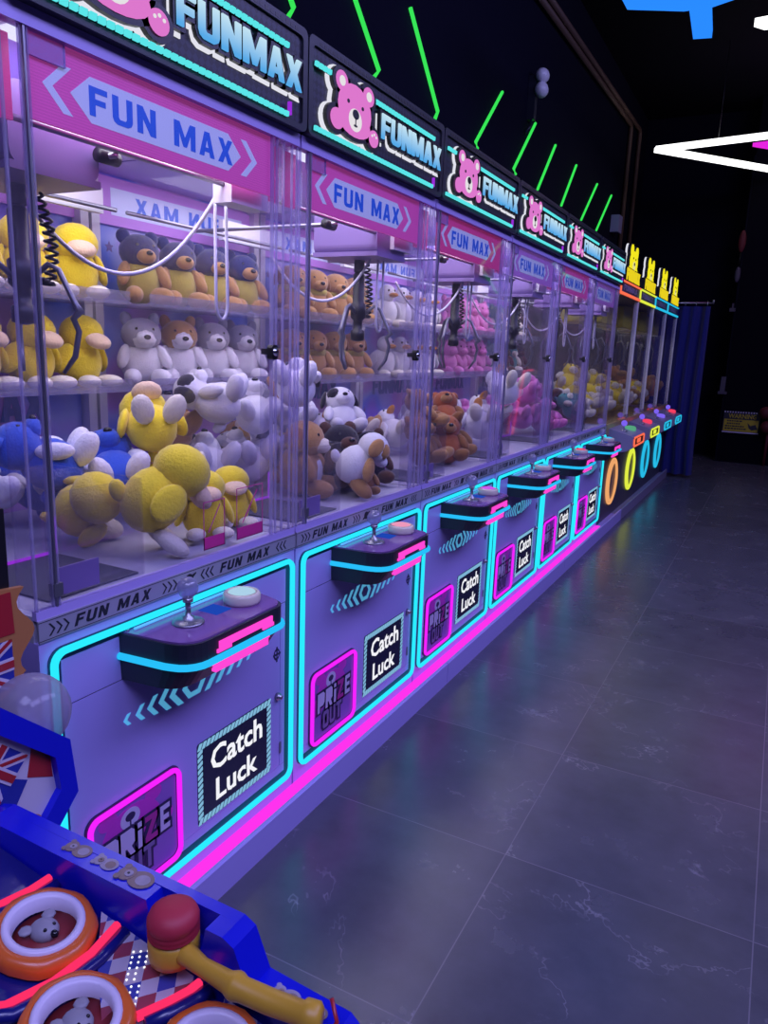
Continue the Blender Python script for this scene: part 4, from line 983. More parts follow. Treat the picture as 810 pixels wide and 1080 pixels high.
# fifth, sixth machine and the yellow-sign machines
def fill(h, kinds, colour, where, shelves, s, spots):
    off = W * h if h < 6 else YS + YW * (h - 6)
    g = f'{colour} plush toys in the {where}'; n = 0
    if shelves:
        for z, nm in ((1.447, 'upper'), (1.197, 'lower')):
            for y, w in zip(YS4, FOUR):
                k_ = kinds[n % len(kinds)]; n += 1
                plush(k_[0], (SX, off + y, z), f'{k_[1]} plush, {nm} shelf of the {where}, {w}', g, -25, 0.95)
    for x, y, z, w in spots:
        k_ = kinds[n % len(kinds)]; n += 1
        heap_plush(h, k_[0], x, y, z, f'{k_[1]} plush in the {where}, {w}', g, random.uniform(-70, 20), s, (random.uniform(-25, 25), random.uniform(-75, -25)))
SP = [(-0.15, 0.42, 0, 'front row beside the chute'), (-0.14, 0.60, 0, 'middle of the front row'), (-0.18, 0.76, 0, 'front row by the corner column'), (-0.46, 0.14, 0, 'behind the chute'), (-0.44, 0.34, 0, 'second in the back row'), (-0.44, 0.54, 0, 'third in the back row'), (-0.44, 0.74, 0, 'last in the back row'), (-0.28, 0.50, 0.2, 'on top, on the chute side'), (-0.28, 0.70, 0.2, 'on top, on the lock side')]
fill(4, [('pinkbear', 'pink bear')], 'pink', 'red-button machine', True, 1.0, SP)
fill(5, [('tealbear', 'teal bear'), ('darkbear', 'dark bear')], 'teal and dark', 'sixth machine', True, 1.0, SP)
SP2 = [(-0.17, 0.16, 0, 'front row, nearest the hammer game'), (-0.17, 0.42, 0, 'middle of the front row'), (-0.17, 0.66, 0, 'front row, nearest the curtain'), (-0.50, 0.22, 0, 'back row, nearest the hammer game'), (-0.50, 0.58, 0, 'back row, nearest the curtain'), (-0.34, 0.40, 0.26, 'on top of the heap')]
for i, nm in enumerate(('orange-ring machine', 'lime-ring machine', 'nearer blue-ring machine', 'curtain-side machine')):
    kk = [[('yellowbear', 'yellow bear')], [('yellowbear', 'yellow bear')], [('orangebear', 'orange bear'), ('yellowbear', 'yellow bear')], [('orangebear', 'orange bear')]][i]
    fill(6 + i, kk, 'yellow' if i < 2 else 'orange', nm, False, 1.28, SP2)
for h, objs in HEAPS.items():
    settle(objs, W * h if h < 6 else YS + YW * (h - 6), W if h < 6 else YW, h < 6)


# ---------------------------------------------------------------- hammer game in the foreground
M['game_blue'] = pbr('game_blue_plastic', (0.006, 0.010, 0.52), 0.28, coat=0.12, spec=0.35)
M['game_blue_dark'] = pbr('game_dark_blue', (0.008, 0.010, 0.14), 0.3, coat=0.3)
M['ring_orange'] = pbr('ring_orange', (0.62, 0.12, 0.02), 0.35, coat=0.3)
M['ring_white'] = pbr('ring_white', (0.62, 0.56, 0.70), 0.35)
M['hole_red'] = pbr('hole_dark_red', (0.20, 0.015, 0.02), 0.5)
M['mouse_grey'] = pbr('mouse_grey', (0.26, 0.25, 0.30), 0.5)
M['red_led'] = emit('red_pink_led', (1.0, 0.03, 0.14), 1.0)
M['board_white'] = pbr('board_white_print', (0.60, 0.54, 0.64), 0.25)
M['board_red'] = pbr('board_red_print', (0.38, 0.02, 0.03), 0.25)
M['board_blue'] = pbr('board_blue_print', (0.02, 0.03, 0.30), 0.25)
M['board_gold'] = pbr('board_tan_print', (0.45, 0.18, 0.06), 0.3)
M['globe'] = clear('globe_frosted', (0.72, 0.70, 0.80), haze=0.55, hazec=(0.62, 0.58, 0.75), f0=0.05)
M['sticker_bear'] = pbr('bear_sticker_tan', (0.22, 0.16, 0.15), 0.5, var=0.3, bscale=90)
M['sticker_pale'] = pbr('bear_sticker_pale', (0.30, 0.27, 0.34), 0.5, var=0.3, bscale=90)
M['hammer_red'] = pbr('hammer_red', (0.42, 0.025, 0.05), 0.55)
M['hammer_yellow'] = pbr('hammer_yellow', (0.55, 0.32, 0.03), 0.4)
M['dot'] = emit('white_indicator', (1, 1, 1), 1.3)

G = empty('hammer_game', (0.60, -0.70, 0.0))
def gl(o): o.matrix_parent_inverse = G.matrix_basis.inverted(); return o
bpy.context.view_layer.update()
b = MB(); dz = lambda x: 0.775 - 0.15 * (x - 0.5)
b.xz([(0.30, 0.0), (0.86, 0.0), (0.90, 0.55), (0.92, dz(0.92) - 0.004), (0.42, dz(0.42) - 0.004), (0.30, 0.80)], -1.02, -0.388, 0)
gl(b.build('game_cabinet', ['game_blue_dark'], G))
b = MB()   # side rail of the tray
b.xz([(0.40, 0.0), (0.86, 0.0), (0.885, 0.60), (0.895, 0.735), (0.875, 0.752), (0.785, 0.757), (0.768, 0.797), (0.755, 0.803), (0.735, 0.803), (0.728, 0.770), (0.668, 0.770), (0.660, 0.803), (0.42, 0.806), (0.40, 0.80)], -0.386, -0.3645, 0)
b.xz([(0.40, 0.0), (0.86, 0.0), (0.885, 0.60), (0.895, 0.735), (0.875, 0.752), (0.785, 0.757), (0.768, 0.797), (0.755, 0.803), (0.42, 0.806), (0.40, 0.80)], -0.3645, -0.352, 0)
gl(b.build('side_rail', ['game_blue'], G))
def bear_sticker(x, y, z, k, m0, m1, sl=0.0):
    q = MB(); lv = [0]
    def el(dx, dy, rx, ry, m):
        lv[0] += 1; h = 0.0003 + 0.00025 * lv[0]
        q.prism([(x + k * (dx + rx * math.cos(t * PI / 8)), y + k * (dy + ry * math.sin(t * PI / 8))) for t in range(16)], lambda a, b_, d: (a, b_, z + d - sl * (a - x)), 0.0, h, m)
    el(0.35, 0, 0.62, 0.50, m0); el(0.45, 0, 0.34, 0.30, m1); el(-0.45, 0, 0.40, 0.42, m0); el(-0.70, 0.34, 0.16, 0.15, m0); el(-0.70, -0.34, 0.16, 0.15, m0); el(-0.34, 0, 0.20, 0.19, m1); el(-0.36, 0, 0.07, 0.06, 2)
    gl(q.build('bear_sticker', ['sticker_bear', 'sticker_pale', 'ink'], G))
bear_sticker(0.545, -0.369, 0.8046, 0.019, 0, 1); bear_sticker(0.586, -0.369, 0.8044, 0.017, 1, 0); bear_sticker(0.628, -0.369, 0.804, 0.024, 0, 1)
bear_sticker(0.815, -0.369, 0.7552, 0.016, 1, 0); bear_sticker(0.846, -0.369, 0.7538, 0.014, 0, 1)
dfn = lambda a, bb, d: (a, bb, dz(a) + d)
b = MB()
b.prism([(0.60, -0.389), (0.725, -0.389), (0.722, -0.440), (0.690, -0.470), (0.640, -0.430)], dfn, -0.002, 0.006, 0)
gl(b.build('printed_plate', ['diamonds'], G))
b = MB(); b.prism([(0.47, -0.46), (0.53, -0.50), (0.62, -0.53), (0.60, -0.60), (0.47, -0.60)], dfn, -0.002, 0.006, 0)
gl(b.build('printed_plate', ['diamonds'], G))
b = MB(); b.prism([(0.76, -0.389), (0.90, -0.389), (0.90, -0.55), (0.80, -0.47)], dfn, -0.002, 0.006, 0); gl(b.build('printed_plate', ['diamonds'], G))
def arc(pts): return [(x, y, dz(x) + 0.008) for x, y in pts]
for pts in ([(0.505, -0.475), (0.520, -0.445), (0.527, -0.415), (0.528, -0.392)], [(0.590, -0.535), (0.616, -0.509), (0.629, -0.470), (0.632, -0.430), (0.626, -0.392)], [(0.712, -0.45), (0.724, -0.424), (0.731, -0.405), (0.733, -0.392)]):
    gl(MB().tube(arc(pts), 0.0045, 0, 7).build('light_tube', ['red_led'], G))
    gl(MB().tube([(x + 0.010, y, z - 0.004) for x, y, z in arc(pts)], 0.007, 0, 7).build('tube_ridge', ['game_blue_dark'], G))
for (x, y) in ((0.577, -0.438), (0.676, -0.484), (0.787, -0.440), (0.48, -0.52)):
    z = dz(x); tl = 0.15
    rg = MB(); oc = []
    n = 32
    prof = [(0.0475, 0.0), (0.0485, 0.009), (0.0455, 0.015), (0.038, 0.016), (0.035, 0.012), (0.035, 0.0)]
    vs = []; fs = []
    for r0, h in prof:
        for q in range(n):
            a = 2 * PI * q / n; r_ = r0 * (1 + 0.018 * math.cos(8 * a)) if r0 > 0.04 else r0
            vs.append((x + r_ * math.cos(a), y + r_ * math.sin(a), z + h - 0.15 * r_ * math.cos(a)))
    for i in range(len(prof) - 1):
        for q in range(n): fs.append((i * n + q, i * n + (q + 1) % n, (i + 1) * n + (q + 1) % n, (i + 1) * n + q))
    rg.add(vs, fs, 0, True); ro = gl(rg.build('target_ring', ['ring_orange'], G))
    wi = MB(); pts = [(0.038, 0.013), (0.0375, 0.018), (0.034, 0.019), (0.030, 0.017), (0.0295, 0.003)]; vs = []; fs = []
    for r_, h in pts:
        for q in range(n):
            a = 2 * PI * q / n; vs.append((x + r_ * math.cos(a), y + r_ * math.sin(a), z + h - 0.15 * r_ * math.cos(a)))
    for i in range(len(pts) - 1):
        for q in range(n): fs.append((i * n + q, i * n + (q + 1) % n, (i + 1) * n + (q + 1) % n, (i + 1) * n + q))
    wi.add(vs, fs, 0, True); wi.build('ring_liner', ['ring_white'], ro)
    MB().lathe([(0.0305, 0.0), (0.0305, 0.003)], (x, y, z + 0.001), 'z', 0, 24).build('ring_well', ['hole_red'], ro)
    mo = MB(); mo.ell((x, y, z + 0.008), (0.015, 0.013, 0.010), 0)
    for e in (-1, 1): mo.ell((x - 0.010, y + e * 0.013, z + 0.012), (0.007, 0.007, 0.003), 0, None, 8, 6); mo.ell((x + 0.008, y + e * 0.005, z + 0.015), (0.002, 0.002, 0.002), 1, None, 6, 4)
    mo.ell((x + 0.014, y, z + 0.010), (0.005, 0.004, 0.004), 1, None, 6, 5)
    mo.build('mouse_head', ['mouse_grey', 'bead'], ro)
b = MB()
for i in range(10):
    for j in range(3):
        if 3 < i < 6 and j == 2: continue
        x = 0.660 + 0.0034 * i + 0.005 * j; y = -0.404 - 0.0050 * i + 0.0045 * j - (0.002 if i > 5 else 0)
        b.ell((x, y, dz(x) + 0.0068), (0.0012, 0.0012, 0.0008), 0, None, 6, 4)
gl(b.build('indicator_lights', ['dot'], G))
# upright board with its print
def flag(b, cy, cz, w, h, x, ang, mb, mw, mr):
    """crossed flag print: blue field, white and red diagonals, white and red cross"""
    lv = [0]
    def P(pts, m):
        lv[0] += 1; ca, sa = math.cos(ang), math.sin(ang)
        b.yz([(cy + u * ca - v * sa, cz + u * sa + v * ca) for u, v in pts], x, x + 0.0003 + 0.00025 * lv[0], m)
    P([(-w, -h), (w, -h), (w, h), (-w, h)], mb)
    for k, m in ((0.24, mw), (0.09, mr)):
        P([(-w, -h), (-w + k * w, -h), (w, h - k * h), (w, h), (w - k * w, h), (-w, -h + k * h)], m); P([(-w, h), (-w, h - k * h), (w - k * w, -h), (w, -h), (w, -h + k * h), (-w + k * w, h)], m)
    for k, m in ((0.26, mw), (0.15, mr)):
        P([(-w, -k * h), (w, -k * h), (w, k * h), (-w, k * h)], m); P([(-k * h, -h), (k * h, -h), (k * h, h), (-k * h, h)], m)
bd = [(-0.78, 0.92), (-0.62, 0.99), (-0.418, 0.985), (-0.262, 0.842), (-0.254, 0.765), (-0.310, 0.705), (-0.78, 0.705)]
pn = [(-0.76, 0.90), (-0.60, 0.955), (-0.418, 0.948), (-0.285, 0.828), (-0.279, 0.780), (-0.326, 0.728), (-0.76, 0.728)]
b = MB(); b.yz(bd, 0.365, 0.395, 0); b.ring(bd, pn, 0.395, 0.408, 0)
board = gl(b.build('score_board', ['game_blue'], G))
b = MB(); b.yz(pn, 0.3952, 0.3975, 0)
b.yz([(-0.310, 0.850), (-0.285, 0.828), (-0.283, 0.798), (-0.318, 0.815)], 0.3976, 0.3982, 1)
b.yz([(-0.345, 0.828), (-0.318, 0.812), (-0.338, 0.782), (-0.372, 0.796)], 0.3976, 0.3982, 2)
flag(b, -0.366, 0.850, 0.040, 0.030, 0.3984, -0.75, 2, 0, 1)
arcp = [(-0.36 + 0.066 * math.cos(PI * q / 10), 0.735 + 0.040 * math.sin(PI * q / 10)) for q in range(11)]; arci = [(-0.36 + 0.050 * math.cos(PI * q / 10), 0.735 + 0.024 * math.sin(PI * q / 10)) for q in range(11)]
b.ring(arcp, arci, 0.3976, 0.3982, 3); b.disc(-0.36, 0.745, 0.045, 0.012, 0.3978, 0.3986, 1)
for x_, y_ in ((-0.345, 0.888), (-0.325, 0.74)): b.lathe([(0.004, 0.3976), (0.003, 0.401)], (0, x_, y_), 'x', 4, 8)
b.build('board_print', ['board_white', 'board_red', 'board_blue', 'board_gold', 'steel'], board)
# wavy sign and globe lamp behind the board
b = MB(); wav = []
for q in range(40):
    t = q / 39; yy = -0.70 + 0.435 * t
    wav.append((yy, 1.028 + 0.006 * math.sin(t * 30)))
for q in range(14):
    t = q / 13; wav.append((-0.240 - 0.012 * math.sin(t * 9), 1.02 - 0.115 * t))
wav += [(-0.275, 0.882), (-0.32, 0.86), (-0.70, 0.86)]
b.yz(wav, 0.300, 0.308, 0); sign = gl(b.build('wavy_sign', ['board_gold'], G))
b = MB(); b.yz([(-0.70, 1.018), (-0.26, 1.018), (-0.258, 0.962), (-0.70, 0.962)], 0.3082, 0.309, 2)
flag(b, -0.315, 0.922, 0.052, 0.033, 0.3082, 0.0, 0, 1, 2); flag(b, -0.43, 0.922, 0.052, 0.033, 0.3082, 0.0, 0, 1, 2)
b.build('sign_print', ['board_blue', 'board_white', 'board_red'], sign)
b = MB(); b.ell((0.335, -0.262, 0.860), (0.050, 0.050, 0.050), 0, None, 20, 14); gl(b.build('globe', ['globe'], G))
b = MB(); b.box(0.29, 0.36, -0.80, -0.265, 0.0, 0.84, 0); b.box(0.05, 0.30, -1.00, -0.255, 0.0, 1.125, 0); gl(b.build('rear_cabinet', ['black'], G))
tag(G, 'blue hammer game with orange rings, mouse heads and union flag board in the foreground corner', 'arcade game')
# hammer lying along the rail
H = empty('toy_hammer', (0.701, -0.3915, 0.763))
b = MB(); b.lathe([(0.0235, 0.000), (0.0245, 0.006), (0.0245, 0.020), (0.022, 0.024)], (0, 0, 0.002), 'z', 0, 20)
pts = [(0.012, -0.004, 0.016), (0.026, -0.007, 0.0165), (0.045, -0.0105, 0.017), (0.075, -0.012, 0.017), (0.082, -0.012, 0.017), (0.086, -0.012, 0.017), (0.092, -0.012, 0.017), (0.12, -0.010, 0.017), (0.150, -0.006, 0.017), (0.153, -0.005, 0.017), (0.158, -0.004, 0.017), (0.165, -0.002, 0.017), (0.168, -0.001, 0.017)]
b.tube(pts, [0.013, 0.0095, 0.008, 0.0095, 0.0125, 0.0125, 0.0105, 0.0105, 0.010, 0.0125, 0.0125, 0.012, 0.008], 0, 14)
b.build('handle', ['hammer_yellow'], H)
b = MB(); b.lathe([(0.022, 0.024), (0.0245, 0.0265), (0.0225, 0.029), (0.0245, 0.0315), (0.0225, 0.034), (0.0245, 0.0365), (0.0245, 0.042), (0.022, 0.048), (0.015, 0.0525), (0.004, 0.054)], (0, 0, 0.002), 'z', 0, 22)
b.build('bellows', ['hammer_red'], H)
b = MB(); b.tube([(0.166, 0.017, 0.020), (0.175, 0.012, 0.004), (0.17, 0.0, -0.006), (0.15, -0.004, -0.008)], 0.002, 0, 6); b.build('cord', ['board_red'], H)
tag(H, 'yellow-handled toy hammer with a ribbed red head lying on the blue rail', 'toy hammer')

# ---------------------------------------------------------------- wall and ceiling things
XW = -0.995
# green chevron lights on the left wall
gz = [((2.00, 2.96), (2.24, 2.728), (2.20, 2.677)), ((2.72, 3.10), (3.02, 2.732), (2.965, 2.687)), ((3.36, 3.155), (3.80, 2.80), (3.76, 2.745))]
def g3(a): return (-0.985, a[0], a[1])
greens = [  # wall points (y, z) at x = -0.985
    ([(1.99, 3.05), (2.22, 2.80), (2.178, 2.748)], 'first'), ([(2.70, 3.08), (3.02, 2.795), (2.968, 2.748)], 'second'), ([(3.364, 3.223), (3.80, 2.803), (3.762, 2.750)], 'third'),
    ([(4.937, 3.243), (4.464, 2.785), (4.506, 2.752)], 'fourth'), ([(5.787, 3.247), (5.311, 2.789), (5.367, 2.758)], 'fifth'), ([(6.425, 3.226), (5.981, 2.759)], 'sixth'),
    ([(7.215, 3.225), (6.782, 2.764)], 'seventh'), ([(8.176, 3.234), (7.60, 2.762)], 'eighth'), ([(8.953, 3.257), (8.335, 2.765)], 'ninth')]
for pts, o_ in greens:
    t = MB().tube([(-0.990, a, c) for a, c in pts], 0.0115, 0, 6).build('neon_sign_line', ['green'])
    tag(t, f'slanted green neon line on the dark wall above the machines, {o_} from the left', 'neon light', 'green neon lines on the left wall')
# neon on the end wall across the aisle, which the panes mirror
M['red_neon'] = emit('red_neon', (1.0, 0.03, 0.10), 1.6)
for pts, mt_, lb in (([(2.81, 2.95), (3.13, 2.62), (2.83, 2.21)], 'green', 'green chevron neon on the end wall, mirrored in the pane of the third machine'),
                     ([(1.78, 2.73), (2.02, 2.63), (1.77, 2.44)], 'green', 'small green chevron neon on the end wall, mirrored in the fourth machine'),
                     ([(2.19, 1.11), (2.32, 1.09), (2.44, 0.12)], 'red_neon', 'red neon line low on the end wall, mirrored in the fourth machine')):
    t = MB().tube([(a, 10.28, c) for a, c in pts], 0.019, 0, 6).build('neon_sign_line', [mt_]); tag(t, lb, 'neon light')
# conduits
for dy, dzz, lb in ((0.0, 0.0, 'lower'), (0.60, 0.09, 'upper')):
    t = MB().tube([(-0.965, 4.6, 4.09 + dzz), (-0.965, 9.55 + dy, 4.20 + dzz), (-0.965, 9.60 + dy, 4.15 + dzz), (-0.965, 9.60 + dy, 2.2)], 0.028, 0, 8).build('pipe', ['wood'])
    tag(t, f'dim brown pipe turning down the left wall near the far end, {lb} of two', 'pipe', 'brown pipes on the left wall')
t = MB().box(-1.0, -0.90, 9.10, 9.30, 2.86, 3.06, 0).build('wall_box', ['grey_purple']); tag(t, 'small grey box high on the left wall before the brown pipes', 'wall box')
# dome camera pair
r_ = empty('wall_camera', (-1.0, 5.6, 3.5))
b = MB(); b.ell((0.10, 0, 0.045), (0.055, 0.075, 0.055), 0); b.build('camera_dome', ['cam_white'] if 'cam_white' in M else ['white_plastic'], r_)
b = MB(); b.ell((0.10, 0, -0.06), (0.055, 0.072, 0.06), 0); b.build('camera_dome', ['white_plastic'], r_)
b = MB(); b.box(0.0, 0.06, -0.03, 0.03, -0.28, 0.05, 0); b.tube([(0.03, 0, -0.25), (0.05, -0.06, -0.34), (0.02, -0.1, -0.4)], 0.012, 0, 6); b.build('wall_bracket', ['dark_plastic'], r_)
tag(r_, 'pair of small white globes on a black bracket high on the dark wall', 'wall fitting')
# ceiling lights
M['blue_light'] = emit('blue_light_panel', (0.02, 0.22, 0.95), 1.2)
M['tri_white'] = emit('white_led_bar', (1.0, 1.0, 1.0), 2.2)
M['mag_light'] = emit('magenta_light_panel', (0.80, 0.02, 0.75), 1.0)
ZL = 3.5
Lr = empty('blue_light_panel', (0.3, 4.9, ZL))
b = MB(); b.xy([(-0.35, -0.70), (0.60, -0.70), (0.45, -0.33), (0.14, -0.19), (-0.02, -0.20), (-0.34, -0.36)], 0.0, 0.05, 0)
b.xy([(0.012, -0.185), (0.138, -0.185), (0.105, 0.295), (-0.012, 0.27)], 0.0, 0.05, 0); b.build('glowing_panel', ['blue_light'], Lr)
for x_, y_ in ((-0.3, -0.5), (0.45, -0.5), (0.08, 0.1)): MB().tube([(x_, y_, 0.05), (x_, y_, ZC - ZL)], 0.004, 0, 5).build('hanger', ['black'], Lr)
tag(Lr, 'bright blue glowing ceiling panel with a short leg hanging at the top edge', 'ceiling light')
Lt = empty('triangle_light', (0.0, 8.2, 3.6))
b = MB()
def bar(p, q, w_):
    P, Q = Vector((p[0], p[1], 0)), Vector((q[0], q[1], 0)); d = (Q - P).normalized(); n_ = Vector((-d.y, d.x, 0)) * w_ / 2
    b.xy([(P + n_)[:2], (P - n_)[:2], (Q - n_)[:2], (Q + n_)[:2]], 0.0, 0.05, 0)
bar((-0.44, 0.30), (2.2, -0.12), 0.085); bar((-0.44, 0.30), (1.75, 2.95), 0.085); bar((2.2, -0.12), (1.75, 2.95), 0.085)
b.build('light_bar', ['tri_white'], Lt)
b = MB(); b.xy([(0.52, 0.50), (1.9, 0.25), (1.5, 1.6)], 0.02, 0.06, 0); b.build('inner_panel', ['mag_light'], Lt)
for x_, y_ in ((0.2, 0.18), (2.1, -0.08), (1.7, 2.8)): MB().tube([(x_, y_, 0.05), (x_, y_, ZC - 3.6)], 0.004, 0, 5).build('hanger', ['black'], Lt)
tag(Lt, 'large white triangular ceiling light with a magenta panel inside it', 'ceiling light')
Lw = empty('bar_light', (0.9, 4.95, 3.45))
b = MB(); b.xy([(-0.22, 0.02), (0.5, -0.06), (0.5, 0.06), (-0.16, 0.10)], 0.0, 0.05, 0); b.build('light_bar', ['tri_white'], Lw)
b = MB().tube([(0.1, 0.03, 0.05), (0.1, 0.03, ZC - 3.45)], 0.006, 0, 5).build('hanger', ['black'], Lw)
tag(Lw, 'short white ceiling light bar at the right edge, beside the blue panel', 'ceiling light')

# curtain
def curtain():
    r = empty('curtain', (0.0, 8.42, 0.0)); b = MB(); n = 60; vs = []; fs = []
    for j, (z, k) in enumerate(((1.93, 0.6), (1.6, 0.8), (1.0, 1.0), (0.4, 1.05), (0.03, 1.1))):
        for i in range(n + 1):
            t = i / n; x = -0.78 + 1.11 * t + (0.03 if j == 4 else 0.0) * math.sin(t * 9); vs.append((x, 0.045 * k * math.sin(t * 2 * PI * 9 + 0.4 * j) + 0.012 * math.sin(t * 37), z))
    m = n + 1
    for j in range(4):
        for i in range(n): fs.append((j * m + i, j * m + i + 1, (j + 1) * m + i + 1, (j + 1) * m + i))
    k = len(vs); vs += [(x, y + 0.006, z) for x, y, z in vs]; fs += [tuple(k + q for q in reversed(f)) for f in fs]
    b.add(vs, fs, 0, True); b.build('drape', ['curtain'], r)
    b = MB(); b.tube([(-0.80, 0, 1.965), (0.36, 0, 1.965)], 0.009, 0, 8)
    for x in (-0.79, 0.35): b.tube([(x, 0, 1.965), (x, 0.0, 2.0)], 0.012, 0, 8)
    b.build('curtain_rod', ['steel'], r)
    b = MB()
    for i in range(10):
        x = -0.74 + 0.115 * i; b.tube([(x, 0.018 * math.cos(a * PI / 5), 1.958 + 0.022 * math.sin(a * PI / 5)) for a in range(10)], 0.003, 0, 5, True)
    b.build('curtain_ring', ['chrome'], r)
    b = MB(); b.tube([(-0.80, 0, 1.965), (-0.99, 0, 1.965)], 0.009, 0, 8); b.build('wall_arm', ['steel'], r)
    tag(r, 'dark blue velvet curtain on a rod at the far end of the machine row', 'curtain')
M['curtain'] = pbr('blue_velvet', (0.006, 0.009, 0.17), 0.85, bump=0.2, bscale=80, sheen=0.3)
curtain()
# warning sign
M['warn_yellow'] = pbr('warning_yellow', (0.50, 0.40, 0.02), 0.5)
r_ = empty('warning_sign', (0.0, 10.27, 0.0))
fnw = lambda a, b_, d: (a, -d, b_)
b = MB(); b.box(0.500, 0.945, 0.0, 0.028, 0.405, 0.690, 0); b.box(0.512, 0.933, -0.003, 0.0, 0.425, 0.585, 1); b.box(0.500, 0.945, -0.003, 0.0, 0.405, 0.420, 2)
for i in range(14): b.box(0.505 + 0.032 * i, 0.520 + 0.032 * i, -0.004, 0.0, 0.672, 0.690, 2)
b.build('sign_board', ['ink', 'warn_yellow', 'prize_grey'], r_)
b = MB(); b.text('WARNING', 0.56, 0.90, 0.60, 0.66, 0.001, 0.004, 0, 0.02, fnw)
b.build('sign_heading', ['warn_yellow'], r_)
b = MB()
for z, x0, x1 in ((0.555, 0.55, 0.74), (0.520, 0.55, 0.70), (0.485, 0.53, 0.76), (0.452, 0.53, 0.78)):
    x = x0
    while x < x1: w_ = random.uniform(0.015, 0.035); b.box(x, x + w_, -0.006, -0.003, z, z + 0.018, 0); x += w_ + 0.007
b.yz([(0.0, 0.0)] * 0 or [(0.0, 0.0), (0.001, 0.0), (0.001, 0.001)], 0.80, 0.801, 0)
b.xz([(0.80, 0.55), (0.84, 0.51), (0.90, 0.53), (0.93, 0.47), (0.86, 0.45), (0.82, 0.48)], -0.006, -0.003, 0)
b.build('sign_print', ['ink'], r_)
tag(r_, 'yellow and black warning sign low on the dark end wall', 'sign')
# dim things by the end wall
M['dim_red'] = pbr('dull_red', (0.10, 0.006, 0.014), 0.7)
M['dim_grey'] = pbr('dull_grey', (0.07, 0.065, 0.10), 0.7)
r_ = empty('lobed_ornament', (1.04, 10.15, 0.0))
b = MB()
for y_, z, w_ in ((0, 0.52, 0.085), (0.06, 0.60, 0.07), (-0.03, 0.70, 0.09), (0.05, 0.80, 0.06)): b.ell((y_, 0, z), (w_, 0.09, 0.085), 0, None, 12, 8)
b.tube([(0.02, 0.06, 0.5), (0.02, 0.08, 0.0)], 0.02, 0, 6)
b.build('lobed_body', ['dim_red'], r_)
tag(r_, 'dim red object with rounded lobes at the right edge beside the warning sign', 'decoration')
t = MB().ell((0.445, 10.26, 2.86), (0.045, 0.03, 0.14), 0, None, 12, 9).build('wall_lamp', ['dim_red']); tag(t, 'dim red oval lamp on the corner of the dark end wall', 'lamp')
r_ = empty('pendant', (0.44, 10.26, 2.45))
MB().ell((0, 0, 0), (0.035, 0.02, 0.10), 0, None, 10, 8).build('pendant_body', ['dim_grey'], r_)
MB().tube([(0, 0, 0.09), (0.005, 0, 0.28)], 0.004, 0, 5).build('pendant_cord', ['black'], r_)
tag(r_, 'small pale pendant below the red oval lamp on the end wall corner', 'lamp')
t = MB(); t.box(0.40, 0.47, 10.25, 10.29, 1.985, 2.03, 0); t.box(0.425, 0.445, 10.26, 10.28, 2.03, 2.09, 0); tag(t.build('wall_bracket', ['dim_grey']), 'small grey bracket on the end wall corner, level with the curtain rod', 'bracket')
t = MB(); t.yz([(10.24, 0.94), (10.285, 0.94), (10.285, 1.14), (10.26, 1.14)], 0.41, 0.47, 0); t.box(0.39, 0.50, 10.23, 10.29, 0.91, 0.945, 0); tag(t.build('wall_hook', ['dim_grey']), 'pale grey hook shape low on the end wall corner above the warning sign', 'hook')

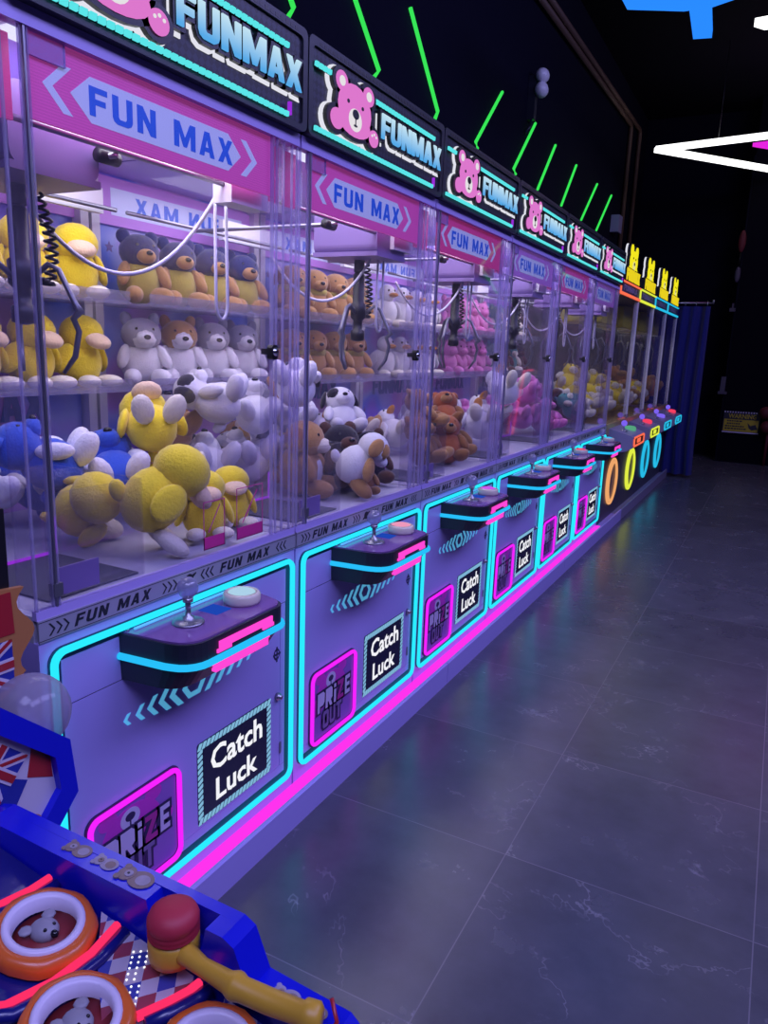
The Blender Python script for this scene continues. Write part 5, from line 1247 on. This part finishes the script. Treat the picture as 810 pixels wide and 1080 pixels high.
# ---------------------------------------------------------------- light, world, camera
def area(name, loc, rot, sx, sy, c, p, spread=PI):
    l = bpy.data.lights.new(name, 'AREA'); l.shape = 'RECTANGLE'; l.size = sx; l.size_y = sy; l.color = c; l.energy = p; l.spread = spread
    o = bpy.data.objects.new(name, l); o.location = loc; o.rotation_euler = rot; col.objects.link(o); return o
for i in range(6): area('cabinet_lamp', (-0.33, W * (i + 0.5), 1.815), (0, 0, 0), 0.6, 0.6, (0.90, 0.87, 1.0), 5.0); area('cabinet_lamp', (-0.055, W * (i + 0.45), 1.815), (0, R(18), 0), 0.04, 0.6, (0.88, 0.86, 1.0), 0.9)
for i in range(4): area('cabinet_lamp', (-0.36, YS + YW * (i + 0.5), 1.585), (0, 0, 0), 0.5, 0.6, (0.95, 0.95, 0.85), 1.0)
for y in (-1.2, 1.6, 4.4): area('room_fill', (3.3, y, 4.25), (0, R(38), 0), 1.2, 2.4, (0.42, 0.40, 1.0), 84)  # unseen fill added for the general purple-blue light, not real fixtures
area('room_fill', (1.2, -1.6, 3.2), (R(8), 0, 0), 1.2, 1.2, (0.46, 0.46, 1.0), 42)  # added fill behind the camera, brightens the near floor
w = bpy.data.worlds.new('World'); sc.world = w; w.use_nodes = True
w.node_tree.nodes['Background'].inputs[0].default_value = (0.02, 0.02, 0.06, 1); w.node_tree.nodes['Background'].inputs[1].default_value = 0.3

cam = bpy.data.cameras.new('camera'); co = bpy.data.objects.new('camera', cam); col.objects.link(co)
cam.sensor_fit = 'HORIZONTAL'; cam.sensor_width = 36; cam.lens = 36 * 786.18 / 810; cam.clip_start = 0.02; cam.clip_end = 60
ya, pi_, ro = 0.4783, -0.2154, 0.0374
fw = Vector((-math.sin(ya) * math.cos(pi_), math.cos(ya) * math.cos(pi_), math.sin(pi_))); rt = Vector((math.cos(ya), math.sin(ya), 0)); up = rt.cross(fw)
r2 = rt * math.cos(ro) + up * math.sin(ro); u2 = up * math.cos(ro) - rt * math.sin(ro)
mt = Matrix((r2, u2, -fw)).transposed().to_4x4(); mt.translation = Vector((1.3788, -1.0177, 1.6127)) * W
co.matrix_world = mt
sc.camera = co
sc.view_settings.view_transform = 'Standard'; sc.view_settings.look = 'None'; sc.view_settings.exposure = 0.0; sc.view_settings.gamma = 1.0; sc.view_settings.use_curve_mapping = False
sc.cycles.transparent_max_bounces = 48; sc.cycles.max_bounces = 8; sc.cycles.diffuse_bounces = 3; sc.cycles.glossy_bounces = 3
sc.cycles.use_denoising = True; sc.cycles.sample_clamp_indirect = 6; sc.cycles.caustics_reflective = False; sc.cycles.caustics_refractive = False
